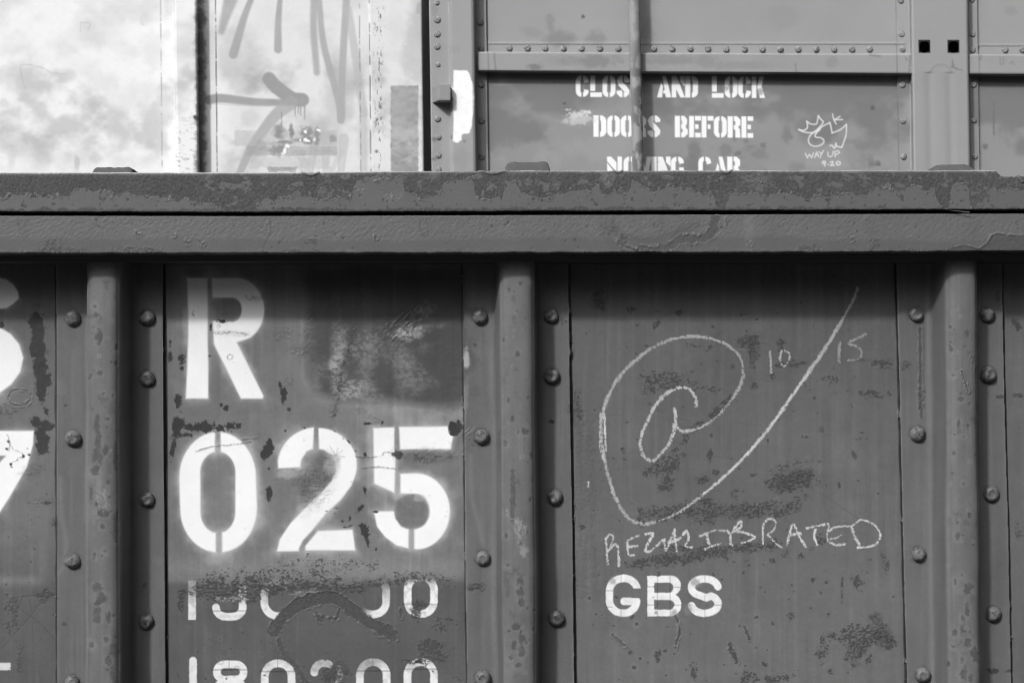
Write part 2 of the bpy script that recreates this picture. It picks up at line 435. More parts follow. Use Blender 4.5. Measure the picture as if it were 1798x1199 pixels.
# ---- GBS
Gx = T(1000, 830, 3.211)
g = [(1118, 1033)] + arc(1094, 1035, 24.5, 20.5, -8, -90, 8) + arc(1094, 1037, 23.8, 22, 270, 180, 8) + [(1070.2, 1055)] + arc(1094, 1054, 23.8, 22, 180, 90, 8) + arc(1095, 1054, 23, 22, 90, 20, 7) + [(1118, 1055.3), (1096, 1055.3)]
gm = lambda X, Y: 1 - ((X > 1108) & (Y > 1032.5) & (Y < 1049.4)) * 1.0
ribbon(F, g, 12.8, .76, .12, 70, gap=gm)
b_out = [(1136.5, 1010.5), (1176, 1010)] + arc(1178, 1027.5, 17.5, 17.5, -90, 60, 8) + arc(1178, 1061, 18, 20, -65, 90, 8) + [(1136.5, 1081.5)]
b_h1 = [(1148.5, 1022), (1174, 1022)] + arc(1174, 1031, 8.5, 9, -90, 90, 8) + [(1148.5, 1040)]
b_h2 = [(1148.5, 1052.5), (1175, 1052.5)] + arc(1175, 1061.3, 9, 8.8, -90, 90, 8) + [(1148.5, 1070)]
crisp(F, [b_out], .76, holes=[b_h1, b_h2], wear=.12, seed=71)
s_ = arc(1237, 1031.5, 23.5, 16, -8, -90, 7) + arc(1236, 1030.5, 22.3, 15, 270, 110, 10) + [(1240, 1049)] + arc(1238, 1059.5, 22.6, 16, -62, 90, 10) + arc(1236, 1059, 22.5, 16.8, 90, 168, 7)
ribbon(F, s_, 12.8, .76, .12, 72)
for x0, x1, yy in ((1064, 1077, 1037), (1064, 1077, 1066), (1136, 1149, 1030), (1136, 1149, 1062), (1184, 1197, 1031), (1184, 1197, 1062), (1254, 1268, 1062)):
    w = F.win(x0, yy - .4, x1, yy + 1); F.A[w[0]] *= 0.6
for xx, ya, yc in ((1091, 1008, 1022), (1091, 1069, 1083), (1155, 1009, 1082), (1177, 1010, 1082), (1238, 1008, 1022), (1238, 1043, 1056), (1238, 1069, 1083)):
    w = F.win(xx - .3, ya, xx + 1, yc); F.A[w[0]] = np.minimum(F.A[w[0]], F.A[w[0]] * 0.7)
for cx, cy, r, a in ((1076, 1019, 5, .3), (1220, 1022, 8, .25), (1208, 1069, 8, .2), (1183, 1077, 6, .2), (1152, 1075, 3, .1)):
    cloud(F, cx, cy, r, r, a, .7, cell=5)

cloud(F, 780, 620, 44, 90, .052, .65, cell=30); cloud(F, 700, 670, 60, 30, .06, .5, cell=20)
scab(F, 750, 802, 42, 11, 0, .5, (5, 3), -.2, .09, .8, .3)
# water runs and dust over everything below the chord
run = (Y > 446) * sstep(.50, .80, fbm(X, Y, 25, 9, 260, octs=4)) * fbm(X, Y, 26, 60, 120)
F.A *= 1 + (.26 * run - .09 * (Y > 446) * sstep(.5, .8, fbm(X, Y, 27, 12, 200, octs=4))) * (F.A < .3)
F.A *= 1 + (Y > 446) * (F.A < .3) * .22 * (fbm(X, Y, 28, 55, 45, octs=5, gain=.7) - .5)
# ---- rust and chips: numbered panel
Z3 = lambda x, y: (280 + x / 3.24, 460 + y / 3.24)
for x, y, rx, ry, a in ((125, 550, 20, 24, 0), (125, 605, 12, 11, 0), (60, 460, 6, 18, 0), (60, 540, 12, 26, 0), (105, 788, 22, 38, .1), (378, 833, 18, 17, .5), (350, 814, 9, 9, 0), (706, 756, 20, 42, -.05), (686, 702, 9, 22, -.3), (737, 838, 11, 10, 0),
        (98, 930, 36, 62, .35), (75, 1060, 15, 62, .15), (610, 1078, 28, 58, .35), (1170, 1096, 9, 13, 0), (1685, 945, 36, 46, .4), (360, 338, 26, 11, .1), (283, 535, 8, 6, 0), (290, 370, 8, 18, 0), (825, 943, 5, 5, 0), (716, 960, 5, 5, 0), (622, 1175, 6, 6, 0), (1185, 918, 22, 7, .1), (1268, 912, 6, 9, 0)):
    cx, cy = Z3(x, y); chip(F, cx, cy, rx / 3.24, ry / 3.24, a)
for x, y, rx, ry in ((165, 940, 28, 20), (215, 945, 36, 22), (265, 935, 40, 26), (335, 945, 32, 20), (400, 935, 30, 24), (445, 930, 20, 14), (135, 985, 40, 12)):
    cx, cy = Z3(x, y); chip(F, cx, cy, rx / 3.24, ry / 3.24, 0, rag=1.2)
N6 = lambda x, y: (470 + x / 4.997, 740 + y / 4.997)
for x, y, rx, ry, a in ((10, 250, 36, 85, .1), (15, 620, 32, 65, 0), (868, 22, 26, 11, 0), (1003, 14, 9, 12, 0), (852, 605, 14, 38, -.2), (815, 760, 18, 44, .7), (720, 850, 11, 20, .3), (656, 874, 11, 8, 0), (683, 928, 22, 8, .1), (725, 915, 20, 6, -.4), (850, 960, 34, 80, -.25), (880, 1060, 12, 36, 0), (815, 915, 24, 20, 0), (945, 791, 24, 11, 0), (952, 1118, 10, 15, .3), (600, 757, 16, 5, 0), (588, 806, 12, 5, 0), (515, 784, 10, 4, 0), (708, 176, 20, 7, .8), (662, 147, 11, 5, .4), (585, 85, 9, 6, .2), (772, 258, 10, 8, .6), (855, 292, 11, 20, 0), (155, 78, 8, 5, 0), (320, 55, 6, 5, 0), (12, 412, 8, 8, 0)):
    cx, cy = N6(x, y); chip(F, cx, cy, rx / 4.997, ry / 4.997, a)
cx, cy = N6(1140, 285); scab(F, cx, cy, 10, 9, 0, .9, (3.5, 2.5), 0, .04, 1.0, .5)
cx, cy = N6(430, 560); wrinkle(F, cx, cy, 26, 46, .35, (6, 2.6), -.35, .7)
cx, cy = N6(360, 690); wrinkle(F, cx, cy, 16, 20, .5, (6, 2.6), -.35, .7)
cx, cy = N6(520, 330); wrinkle(F, cx, cy, 18, 14, .5, (5, 2.6), -.3, .6)
cx, cy = N6(1400, 310); wrinkle(F, cx, cy, 48, 13, -.06, (9, 3), -.2, .7)
cx, cy = N6(1660, 180); wrinkle(F, cx, cy, 9, 30, .35, (9, 3), -1.1, .9)
for pts, wd in (([(470, 1010), (500, 1006), (560, 1000)], 3), ([(205, 1075), (300, 1048), (430, 1035), (520, 1020)], 2.2), ([(1120, 1105), (1200, 1110), (1260, 1100), (1280, 1080), (1330, 1085)], 2.2), ([(1150, 1170), (1250, 1165), (1340, 1175)], 2.5)):
    q = [Z3(*p) for p in pts]; w = F.win(*bbox(q, 8)); d, t = line_d(w[1], w[2], smooth_line(q)); n = fbm(w[1], w[2], 80, 3, octs=2)
    m = sstep(wd, 0, d + 4 * (n - .5)); F.mix(w[0], .6 * m, .09); F.H[w[0]] += .7 * m
for pts in ([(740, 110), (760, 40)], [(740, 110), (690, 30)], [(740, 110), (800, 60)], [(740, 110), (640, 95)], [(740, 110), (820, 120)]):   # cracks in the white paint of the 2
    q = [N6(p[0] - 140, p[1] + 190) for p in pts]; w = F.win(*bbox(q, 4)); d, t = line_d(w[1], w[2], q)
    F.mix(w[0], .5 * sstep(1.1, 0.2, d), .2)
for q in ([(372, 583), (392, 585), (410, 583), (437, 589)], [(430, 521), (448, 524), (462, 522)], [(341, 545), (337, 549), (341, 553)], [(400, 628), (405, 622), (409, 626), (402, 631), (399, 628)], [(381, 571), (385, 569), (386, 574), (381, 575)]):
    w = F.win(*bbox(q, 8)); n = fbm(w[1], w[2], 82, 5, octs=2); d, t = line_d(w[1], w[2] + 5 * (n - .5) * 2, smooth_line(q))
    m = sstep(1.3, 0.3, d); F.mix(w[0], .65 * m, .1); F.H[w[0]] -= .4 * m
wrinkle(F, 405, 585, 34, 5, .05, (7, 3), .2, .8)
wrinkle(F, 447, 523, 16, 6, -.05, (7, 3), .2, .8)
wrinkle(F, 545, 562, 8, 34, .2, (8, 3), -.8, .9); wrinkle(F, 525, 618, 22, 9, .2, (5, 3), .7, 1.0); wrinkle(F, 498, 586, 18, 12, -.3, (6, 3), .6, .8); wrinkle(F, 538, 600, 8, 22, .1, (5, 3), .8, .8)
wrinkle(F, 700, 575, 40, 28, -.65, (10, 3.2), -.75, 1.5); wrinkle(F, 727, 560, 14, 22, .4, (10, 3.2), -.7, 1.3)
for t in np.linspace(0, 1, 14):
    cx = 618 - 33 * t + 2 * math.sin(9 * t); cy = 578 + 150 * t
    wrinkle(F, cx, cy, 6 + 3 * t, 9, .2, (4, 3), .9, 1.2, seed=100 + int(20 * t)); scab(F, cx, cy, 4, 7, .2, .6, (3.5, 2.6), 0, .07, .8, .1, seed=130 + int(20 * t))
wrinkle(F, 507, 670, 9, 9, 0, (5, 3), .5, .7); wrinkle(F, 650, 732, 24, 8, .6, (5, 3), .6, .7); wrinkle(F, 630, 722, 4, 7, 0, (4, 3), 0, .7)
for _ in range(150):
    x = rnd.uniform(300, 810); y = rnd.uniform(480, 1000); r = rnd.uniform(.8, 2.2)
    w = F.win(x - 5, y - 5, x + 5, y + 5); d = np.hypot((w[1] - x) * rnd.uniform(.6, 1), (w[2] - y)); m = sstep(r, r * .3, d)
    F.H[w[0]] += m * rnd.choice((.6, .6, -.4)); F.mix(w[0], m * .25, .09)
# rust band under the number
DD = lambda x, y: (280 + x / 3.249, 830 + y / 3.249)
def dscab(x, y, rx, ry, ang=0, dens=.5, cell=(7, 3), flow=-.12, **k):
    cx, cy = DD(x, y); scab(F, cx, cy, rx / 3.249, ry / 3.249, ang, dens, cell, flow, **k)
dscab(300, 660, 160, 58, -.05, .74, (8, 3.2), .1); dscab(520, 650, 160, 56, 0, .74, (8, 3.2), 0); dscab(760, 650, 210, 52, 0, .72, (7, 3), -.1); dscab(1000, 650, 190, 44, .05, .66, (7, 3), -.2); dscab(420, 715, 190, 28, 0, .8, (7, 3), 0)
dscab(700, 585, 380, 55, 0, .3, (4.5, 2.6), 0, stain=.06); dscab(950, 520, 300, 55, 0, .14, (3.5, 2.4), 0, stain=.03); dscab(330, 590, 140, 45, -.3, .25, (4.5, 2.6), -.3, stain=.05)
dscab(1280, 625, 170, 28, -.08, .5, (6, 2.8), -.2); dscab(1470, 590, 180, 36, .0, .4, (6, 2.6), -.1, stain=.1); dscab(1660, 640, 70, 14, .2, .2, (5, 2.6), .2, stain=.05); dscab(1790, 650, 46, 22, 0, .45, (4, 2.6), 0)
dscab(127, 720, 24, 75, 0, .9, (4, 3), 0, stain=.6); dscab(850, 690, 90, 30, 0, .6, (5, 4), 0, val=.2); dscab(405, 722, 90, 18, 0, .5, (5, 3), 0, val=.26, stain=.1)
def rustline(S, pts, w, val=.068, seed=1, ragged=7, rim=True):
    win = S.win(*bbox(pts, w + 16)); s2, x2, y2 = win
    d, t = line_d(x2, y2, smooth_line(pts)); n = fbm(x2, y2, seed, 9, octs=4, gain=.7)
    sd = d - w / 2 * (0.8 + .4 * fbm(x2, y2, seed + 5, 40)) + (n - .5) * 2 * ragged
    m = sstep(1.2, -1.2, sd)
    S.mix(s2, m, val * (.8 + .4 * fbm(x2, y2, seed + 1, 2.6, octs=2)))
    S.H[s2] += -m * .5 + .9 * m * (fbm(x2, y2, seed + 2, 3.4, octs=2) - .5)
    if rim:
        k = np.exp(-((sd - 1.2) / 1.2) ** 2) * sstep(.44, .58, fbm(x2, y2, seed + 3, 4.5, octs=2))
        S.H[s2] += k * 1.5; S.mix(s2, k * .35, .15)
    S.G[s2] = S.G[s2] * (1 - m) + .85 * m
rustline(F, [DD(*p) for p in ((650, 900), (690, 850), (760, 775), (860, 725), (1000, 720), (1100, 785), (1230, 870), (1325, 925))], 21, .064, 200, 6)
rustline(F, [DD(*p) for p in ((683, 960), (705, 1010), (745, 1070), (790, 1120), (850, 1210))], 8, .068, 210, 3)
rustline(F, [DD(*p) for p in ((895, 800), (920, 840), (940, 820))], 6, .07, 215, 5); rustline(F, [DD(*p) for p in ((1030, 780), (1010, 830), (975, 828))], 4, .07, 216, 4)
rustline(F, [DD(*p) for p in ((1380, 785), (1380, 830))], 4, .07, 217, 4); dscab(1470, 775, 40, 50, 0, .9, (4, 3), .5, stain=.6)
dscab(1550, 1020, 95, 75, .5, .8, (5, 3), .5); dscab(1000, 1140, 80, 75, .2, .9, (5, 3.4), .4, stain=.5); dscab(1430, 1072, 70, 18, 0, .7, (4, 3), 0); dscab(1690, 1165, 90, 12, .35, .4, (4, 3), .3, stain=.05); dscab(1620, 860, 110, 60, 0, .12, (4, 3), 0, stain=.03)
cx, cy = DD(1480, 1073); chip(F, cx, cy, 8, 4, 0)
for _ in range(26):
    x = rnd.uniform(310, 800); y = rnd.uniform(1090, 1200); chip(F, x, y, rnd.uniform(1, 2.2), rnd.uniform(1, 2.2), 0, .06, seed=rnd.randrange(900))
for _ in range(14): halo(F, rnd.uniform(310, 480), rnd.uniform(1100, 1190), rnd.uniform(3, 6), .14, .4)
cloud(F, 590, 1150, 90, 30, .085, .4); cloud(F, 660, 1150, 110, 24, .08, .3)

# ---- left panel
for x, y, rx, ry, a in ((66, 575, 11, 32, -.1), (68, 610, 13, 26, .05), (70, 645, 11, 22, 0), (76, 665, 11, 25, -.05), (72, 690, 8, 22, -.1), (81, 722, 4, 8, -.3), (63, 742, 10, 9, 0), (82, 747, 11, 9, .2), (74, 770, 11, 28, .05), (4, 571, 4, 5, 0)):
    chip(F, x, y, rx, ry, a, val=.04)
rustline(F, smooth_line([(14, 700), (24, 686), (45, 686), (54, 698), (46, 710), (26, 712), (14, 702)], 4), 2.5, .12, 300, 2)
scab(F, 10, 722, 24, 12, .1, .4, (4, 2.6), 0, .1, .9, .05); wrinkle(F, 60, 825, 26, 12, -.3, (6, 3), .2, .6); wrinkle(F, 82, 882, 24, 8, 0, (5, 2.4), .1, .9); chip(F, 83, 883, 8, 2.5, 0, .05)
for q in ([(14, 775), (20, 785), (30, 790), (38, 796), (41, 803), (30, 806), (22, 812), (18, 820)], [(12, 760), (18, 776), (16, 790)]):
    w = F.win(*bbox(q, 6)); n = fbm(w[1], w[2], 84, 4, octs=2); d, t = line_d(w[1], w[2] + 4 * (n - .5) * 2, smooth_line(q)); m = sstep(1.5, .3, d); F.mix(w[0], .6 * m, .08); F.H[w[0]] += .6 * m
for x, y in ((15, 775), (41, 801), (51, 798), (19, 815), (12, 788)): chip(F, x, y, 2.4, 2.4, 0, .05)
scab(F, 78, 1044, 22, 12, 0, .85, (4.5, 2.8), .2, .06, 1.2, .4); scab(F, 20, 1075, 12, 40, .05, .6, (4, 2.8), .6, .07, 1.0, .2); scab(F, 34, 1155, 5, 28, .1, .7, (4, 3), 1.2, .07, .9, .2); scab(F, 95, 917, 6, 7, 0, .8, (4, 3), 0, .06)
for q in ([(52, 1050), (56, 1082), (57, 1130)], [(72, 1058), (40, 1098), (0, 1140)], [(36, 1070), (70, 1095), (97, 1125)], [(40, 1045), (30, 1078)], [(15, 1050), (60, 1046)]):
    w = F.win(*bbox(q, 6)); d, t = line_d(w[1], w[2], smooth_line(q)); m = sstep(1.4, .3, d); F.mix(w[0], .5 * m, .06); F.H[w[0]] -= .4 * m
for _ in range(40):
    x = rnd.uniform(0, 95); y = rnd.uniform(700, 1195); chip(F, x, y, rnd.uniform(.8, 1.8), rnd.uniform(.8, 1.8), 0, .06, seed=rnd.randrange(900))

# ---- panel with the chalk: rust first, chalk over it
A6 = lambda x, y: (1000 + x / 3.211, 480 + y / 3.211)
A7 = lambda x, y: (1000 + x / 3.211, 830 + y / 3.211)
def s6(x, y, rx, ry, ang=0, dens=.5, cell=(5.5, 2.8), flow=.15, f=A6, **k):
    cx, cy = f(x, y); scab(F, cx, cy, rx / 3.211, ry / 3.211, ang, dens, cell, flow, **k)
s6(165, 160, 45, 62, 0, .35, (4, 3), 0, stain=.3); s6(345, 200, 30, 14, 0, .7, (4, 3)); s6(495, 210, 16, 8); s6(615, 222, 18, 18, 0, .9, (4, 3)); s6(488, 290, 18, 30, .5, .85, (4, 3), .8); s6(808, 298, 10, 10, 0, .8, (4, 3))
s6(1015, 378, 85, 36, -.1, .62, (3.6, 2.6), 0, stain=.5); s6(1035, 450, 34, 80, 0, .66, (3.6, 2.6), 0, stain=.5); s6(1188, 385, 26, 26, 0, .8, (3.6, 2.6), 0, stain=.4); s6(1190, 430, 16, 40, 0, .3, (3.6, 2.6), 0, stain=.4)
s6(740, 412, 85, 28, .05, .3, (4.5, 2.6), .3, stain=.08); s6(550, 600, 130, 66, 0, .62, (6, 2.8), .25, stain=.18); s6(450, 640, 50, 55, .2, .55, (6, 2.8), .3, stain=.15); s6(720, 640, 150, 24, .12, .45, (5.5, 2.6), .25, stain=.1)
s6(1250, 508, 110, 22, -.08, .65, (6, 2.6), -.2, stain=.2); s6(1045, 628, 20, 28, .2, .9, (4, 3)); s6(1470, 592, 70, 30, .25, .35, (4.5, 2.8), .4, stain=.08); s6(1760, 510, 60, 28, .1, .65, (6, 2.6), .15, stain=.25); s6(1700, 680, 100, 24, .08, .65, (5.5, 2.6), .15, stain=.25); s6(1145, 580, 24, 20, 0, .7, (4, 3)); s6(1650, 490, 40, 10, 0, .4)
s6(830, 770, 110, 30, -.75, .72, (5, 2.8), -.6, stain=.25); s6(720, 850, 60, 20, -.5, .6, (5, 2.8), -.5, stain=.2); s6(650, 925, 60, 26, -.7, .65, (5, 2.8), -.5, stain=.15); s6(590, 1000, 60, 20, -.7, .5, (5, 2.8), -.5, stain=.1)
s6(540, 1085, 90, 50, -.3, .7, (4.5, 2.8), .1, stain=.22); s6(450, 1110, 60, 30, -.5, .6, (4.5, 2.8), .1); s6(550, 1170, 50, 40, 0, .75, (4.5, 2.8), .1); s6(790, 1025, 18, 46, .05, .9, (4, 3)); s6(825, 1120, 24, 20, .3, .8, (4, 3)); s6(750, 1160, 45, 16, .1, .7, (4, 3)); s6(1030, 1135, 24, 14, 0, .8, (4, 3))
s6(1250, 1155, 130, 45, -.12, .66, (4.5, 2.8), .1, stain=.3); s6(1330, 1130, 60, 40, 0, .4, (4.5, 2.8), .1, stain=.3); s6(1270, 1080, 150, 40, -.3, .1, (4.5, 2.8), .1, stain=.12)
s6(30, 760, 40, 120, -.1, .6, (4, 2.8), .3, stain=.4); s6(300, 1000, 16, 22, .2, .9, (4, 3)); s6(240, 1040, 14, 10); s6(278, 1100, 12, 10, 0, .9, (4, 3)); s6(640, 1020, 20, 14); s6(800, 912, 10, 16, 0, .9, (4, 3)); s6(1330, 635, 9, 16, -.4, .9, (4, 3)); s6(1380, 700, 8, 9, 0, .9, (4, 3)); s6(1250, 690, 16, 8); s6(1500, 675, 24, 7); s6(1420, 885, 16, 22, .2, .6, (3.5, 2.6)); s6(1330, 920, 22, 10, 0, .5); s6(1120, 955, 9, 12, 0, .9, (4, 3)); s6(1410, 1060, 12, 10, 0, .8, (4, 3)); s6(1640, 930, 40, 8, 0, .3); s6(920, 525, 16, 10, -.4, .7, (4, 3))
cx, cy = A6(1605, 1025); chip(F, cx, cy, 4, 9, -.5, .075, depth=.1, rag=.3); cx, cy = A6(505, 772); chip(F, cx, cy, 9, 2, .4, .08, depth=.1, rag=.3, op=.6)
def s7(*a, **k): s6(*a, f=A7, **k)
s7(540, 70, 55, 50, 0, .7, (4.5, 2.8), .1, stain=.2); s7(750, 40, 40, 24, .1, .6, (4, 3)); s7(1240, 55, 140, 58, -.1, .66, (4.5, 2.8), .1, stain=.35); s7(1210, 70, 70, 36, 0, .2, (4, 3), 0, stain=.4); s7(1335, 135, 18, 18)
s7(560, 225, 150, 45, -.1, .7, (4, 2.8), .1, stain=.3); s7(770, 205, 140, 55, -.05, .68, (4, 2.8), .1, stain=.25); s7(950, 215, 160, 50, 0, .7, (4, 2.8), .1, stain=.25); s7(1120, 205, 150, 50, .05, .72, (4, 2.8), .1, stain=.25); s7(1260, 180, 60, 40, -.6, .6, (4, 2.8), -.4, stain=.15); s7(405, 245, 24, 70, 0, .8, (4, 2.8), .4, stain=.2); s7(770, 160, 30, 20, 0, .5); s7(930, 120, 24, 40, .2, .5, (4, 3)); s7(760, 270, 60, 30, 0, .5)
s7(560, 490, 130, 36, -.05, .68, (4, 2.8), .1, stain=.3); s7(760, 455, 170, 45, -.1, .72, (4, 2.8), .1, stain=.35); s7(400, 510, 80, 30, -.1, .65, (4, 2.8), .1, stain=.25); s7(620, 430, 120, 30, 0, .55, (4, 2.8), .1, stain=.2); s7(1000, 420, 130, 24, 0, .65, (4, 2.8), .1, stain=.2); s7(1130, 405, 70, 40, .1, .65, (4, 2.8), .1, stain=.2); s7(1300, 470, 24, 20, .3, .9, (4, 3)); s7(1220, 455, 26, 30, .8, .5, (4, 3)); s7(1140, 495, 18, 14, 0, .9, (4, 3)); s7(1410, 375, 34, 36, 0, .7, (4, 2.8)); s7(1360, 430, 20, 14)
s7(70, 308, 26, 22, .3, .95, (3.6, 2.6)); s7(1145, 848, 14, 16, 0, .9, (4, 3)); s7(1053, 812, 12, 10, 0, .9, (4, 3)); s7(1245, 802, 24, 24, -.5, .7, (4, 3)); s7(1370, 605, 14, 16, 0, .9, (4, 3)); s7(1452, 610, 16, 12, 0, .9, (4, 3)); s7(1620, 615, 34, 45, -.4, .75, (4, 3)); s7(1535, 650, 8, 80, 0, .8, (3, 3)); s7(1415, 675, 9, 10, 0, .9, (4, 3)); s7(1075, 643, 8, 8, 0, .9, (4, 3)); s7(1012, 520, 10, 10, 0, .9, (4, 3)); s7(1440, 550, 9, 10, 0, .9, (4, 3)); s7(1495, 465, 9, 9); s7(1780, 510, 22, 60, -.3, .5, (4, 3)); s7(1520, 70, 9, 18, 0, .9, (4, 3)); s7(1450, 70, 8, 8)
s7(1650, 930, 150, 80, .1, .78, (6, 2.8), .12, stain=.22, amp=1.4); s7(1760, 900, 55, 100, -.45, .45, (4, 2.8), .3, stain=.7); s7(1610, 1010, 45, 90, .15, .5, (4, 2.8), .3, stain=.6); s7(1430, 990, 45, 75, .1, .65, (4.5, 3), .5, stain=.15); s7(1490, 910, 30, 22, .3, .7, (4, 3)); s7(1800, 960, 40, 60, 0, .8, (6, 2.8), .1, stain=.2); s7(1680, 1055, 18, 22, 0, .9, (4, 3)); s7(1475, 1115, 18, 24, .2, .9, (4, 3)); s7(1560, 1050, 12, 10)
for q, wd in (([(985, 868), (1000, 900), (1015, 935)], 4), ([(598, 805), (615, 850), (622, 900), (605, 950), (600, 990)], 3), ([(245, 915), (280, 950), (310, 975)], 5), ([(905, 965), (920, 1020), (945, 1065)], 7)):
    rustline(F, [A7(*p) for p in q], wd, .06, int(q[0][0]), 2)
for x, y, rx, ry, a, op in ((300, 950, 90, 60, .15, .45), (930, 1020, 40, 65, .15, .4), (500, 1030, 36, 45, .15, .45), (700, 1130, 70, 60, .15, .4), (1160, 1155, 130, 45, .15, .4), (365, 1095, 22, 22, .16, .45), (380, 852, 24, 22, .16, .45)):
    cx, cy = A7(x, y); cloud(F, cx, cy, rx / 3.211, ry / 3.211, a, op, cell=7)
s7(340, 1003, 18, 18, 0, .9, (4, 3)); s7(497, 1030, 20, 34, .2, .9, (4, 3)); s7(540, 1000, 14, 12); s7(700, 1125, 24, 50, 0, .85, (4, 3)); s7(1000, 1150, 36, 44, .2, .8, (4, 3)); s7(1160, 1155, 110, 22, -.1, .8, (4, 3)); s7(1100, 1075, 16, 20, 0, .9, (4, 3)); s7(925, 1020, 18, 45, -.4, .8, (4, 3)); s7(1340, 997, 10, 14, -.3, .9, (4, 3)); s7(960, 860, 8, 10, 0, .9, (4, 3)); s7(400, 1046, 10, 14); s7(360, 1098, 12, 10); s7(445, 1068, 9, 9)
for x, y, r in ((150, 796, 14), (185, 800, 9), (210, 816, 9), (110, 705, 20), (380, 852, 22), (365, 1095, 22), (400, 1046, 18), (590, 1020, 14), (545, 1140, 14), (870, 1080, 12), (280, 1165, 12), (1115, 995, 12), (1290, 1112, 10), (990, 1085, 14), (432, 820, 12)):
    cx, cy = A7(x, y); halo(F, cx, cy, r / 3.2, .17, .5); chip(F, cx, cy, r / 6.5, r / 6.5, 0, .07, depth=.2)
w = F.win(1010, 640, 1080, 1050); s2, x2, y2 = w                                     # fine mottled crazing left of the loop
m = sstep(1075, 1040, x2) * sstep(640, 760, y2) * sstep(.4, .6, fbm(x2, y2, 90, 3.6, octs=2)); F.mix(s2, .16 * m, .07); F.H[s2] += .3 * m
for _ in range(150):
    x = rnd.uniform(1012, 1572); y = rnd.uniform(480, 1195); r = rnd.uniform(.7, 1.9); chip(F, x, y, r * rnd.uniform(.7, 2), r, rnd.uniform(-.5, .5), .055, seed=rnd.randrange(900))
for q in ([(1410, 110), (1530, 190), (1640, 265)],):
    q = [A7(*p) for p in q]; w = F.win(*bbox(q, 5)); d, t = line_d(w[1], w[2], q); F.mix(w[0], .45 * sstep(1.2, .3, d), .06)
for x0, y0, x1, y1, a in ((200, 255, 320, 262, .07), (560, 262, 770, 270, .08), (930, 840, 1090, 860, .075), (610, 812, 680, 835, .075), (110, 800, 300, 798, .08), (1110, 610, 1260, 600, .085), (800, 1030, 950, 1045, .08), (930, 430, 990, 430, .2)):
    q = [A6(x0, y0), A6(x1, y1)]; w = F.win(*bbox(q, 5)); d, t = line_d(w[1], w[2], q); F.mix(w[0], .5 * sstep(1.3, .3, d), a)
F.H[:] = np.clip(F.H, -3, 4)
# chalk
L1 = [(590, 760), (597, 840), (620, 880), (660, 890), (740, 865), (820, 815), (900, 730), (960, 640), (980, 560), (965, 480), (920, 425), (850, 385), (750, 358), (650, 358), (550, 380), (450, 430), (350, 510), (270, 600), (215, 700), (185, 800), (182, 900), (190, 1000), (212, 1120)]
L2 = [(225, 1160), (232, 1188), (255, 1254), (290, 1324), (330, 1374), (380, 1404), (440, 1409), (520, 1389), (600, 1354), (680, 1304), (760, 1239), (850, 1164), (920, 1100), (1020, 1000), (1120, 880), (1200, 770), (1270, 670), (1350, 550), (1410, 470), (1480, 360), (1550, 240), (1600, 150), (1626, 80)]
Lall = [A6(*p) for p in L1 + L2]
chalk(F, Lall, 6.6, .72, .46, 400)
chalk(F, [A6(*p) for p in ((1626, 80), (1600, 150), (1550, 240), (1480, 360), (1410, 470), (1350, 550))], 3, .6, .42, 401, w_end=10)
chalk(F, [A6(*p) for p in ((1350, 560), (1270, 670), (1120, 880), (920, 1100), (760, 1239))], 6.4, .8, .55, 402)
chalk(F, [A6(*p) for p in ((175, 790), (172, 880), (175, 980), (195, 1060))], 5, .8, .48, 403); chalk(F, [A6(*p) for p in ((195, 790), (200, 880), (205, 1000))], 5, .8, .55, 404)
chalk(F, [A6(*p) for p in ((450, 430), (350, 510), (270, 600), (215, 700), (190, 780))], 8.5, .5, .36, 405)
chalk(F, [A6(*p) for p in ((715, 745), (710, 700), (680, 655), (640, 640), (590, 650), (530, 690), (480, 750), (430, 850), (400, 930), (402, 990), (425, 1035), (470, 1055), (520, 1010), (560, 960), (585, 900), (590, 850))], 6.8, .8, .52, 406)
chalk(F, [A6(*p) for p in ((593, 765), (600, 850), (610, 875))], 6, .8, .5, 407)
chalk(F, [A6(*p) for p in ((1131, 440), (1135, 500), (1139, 556))], 5, .7, .42, 408); chalk(F, [A6(*p) for p in ((1197, 435), (1188, 480), (1200, 520), (1222, 515), (1240, 480), (1238, 448), (1214, 436))], 5, .7, .48, 409)
chalk(F, [A6(*p) for p in ((1526, 390), (1518, 440), (1522, 497))], 6.5, .6, .36, 410); chalk(F, [A6(*p) for p in ((1665, 345), (1610, 372), (1575, 395), (1620, 412), (1646, 440), (1632, 480), (1570, 492))], 5.5, .62, .38, 411)
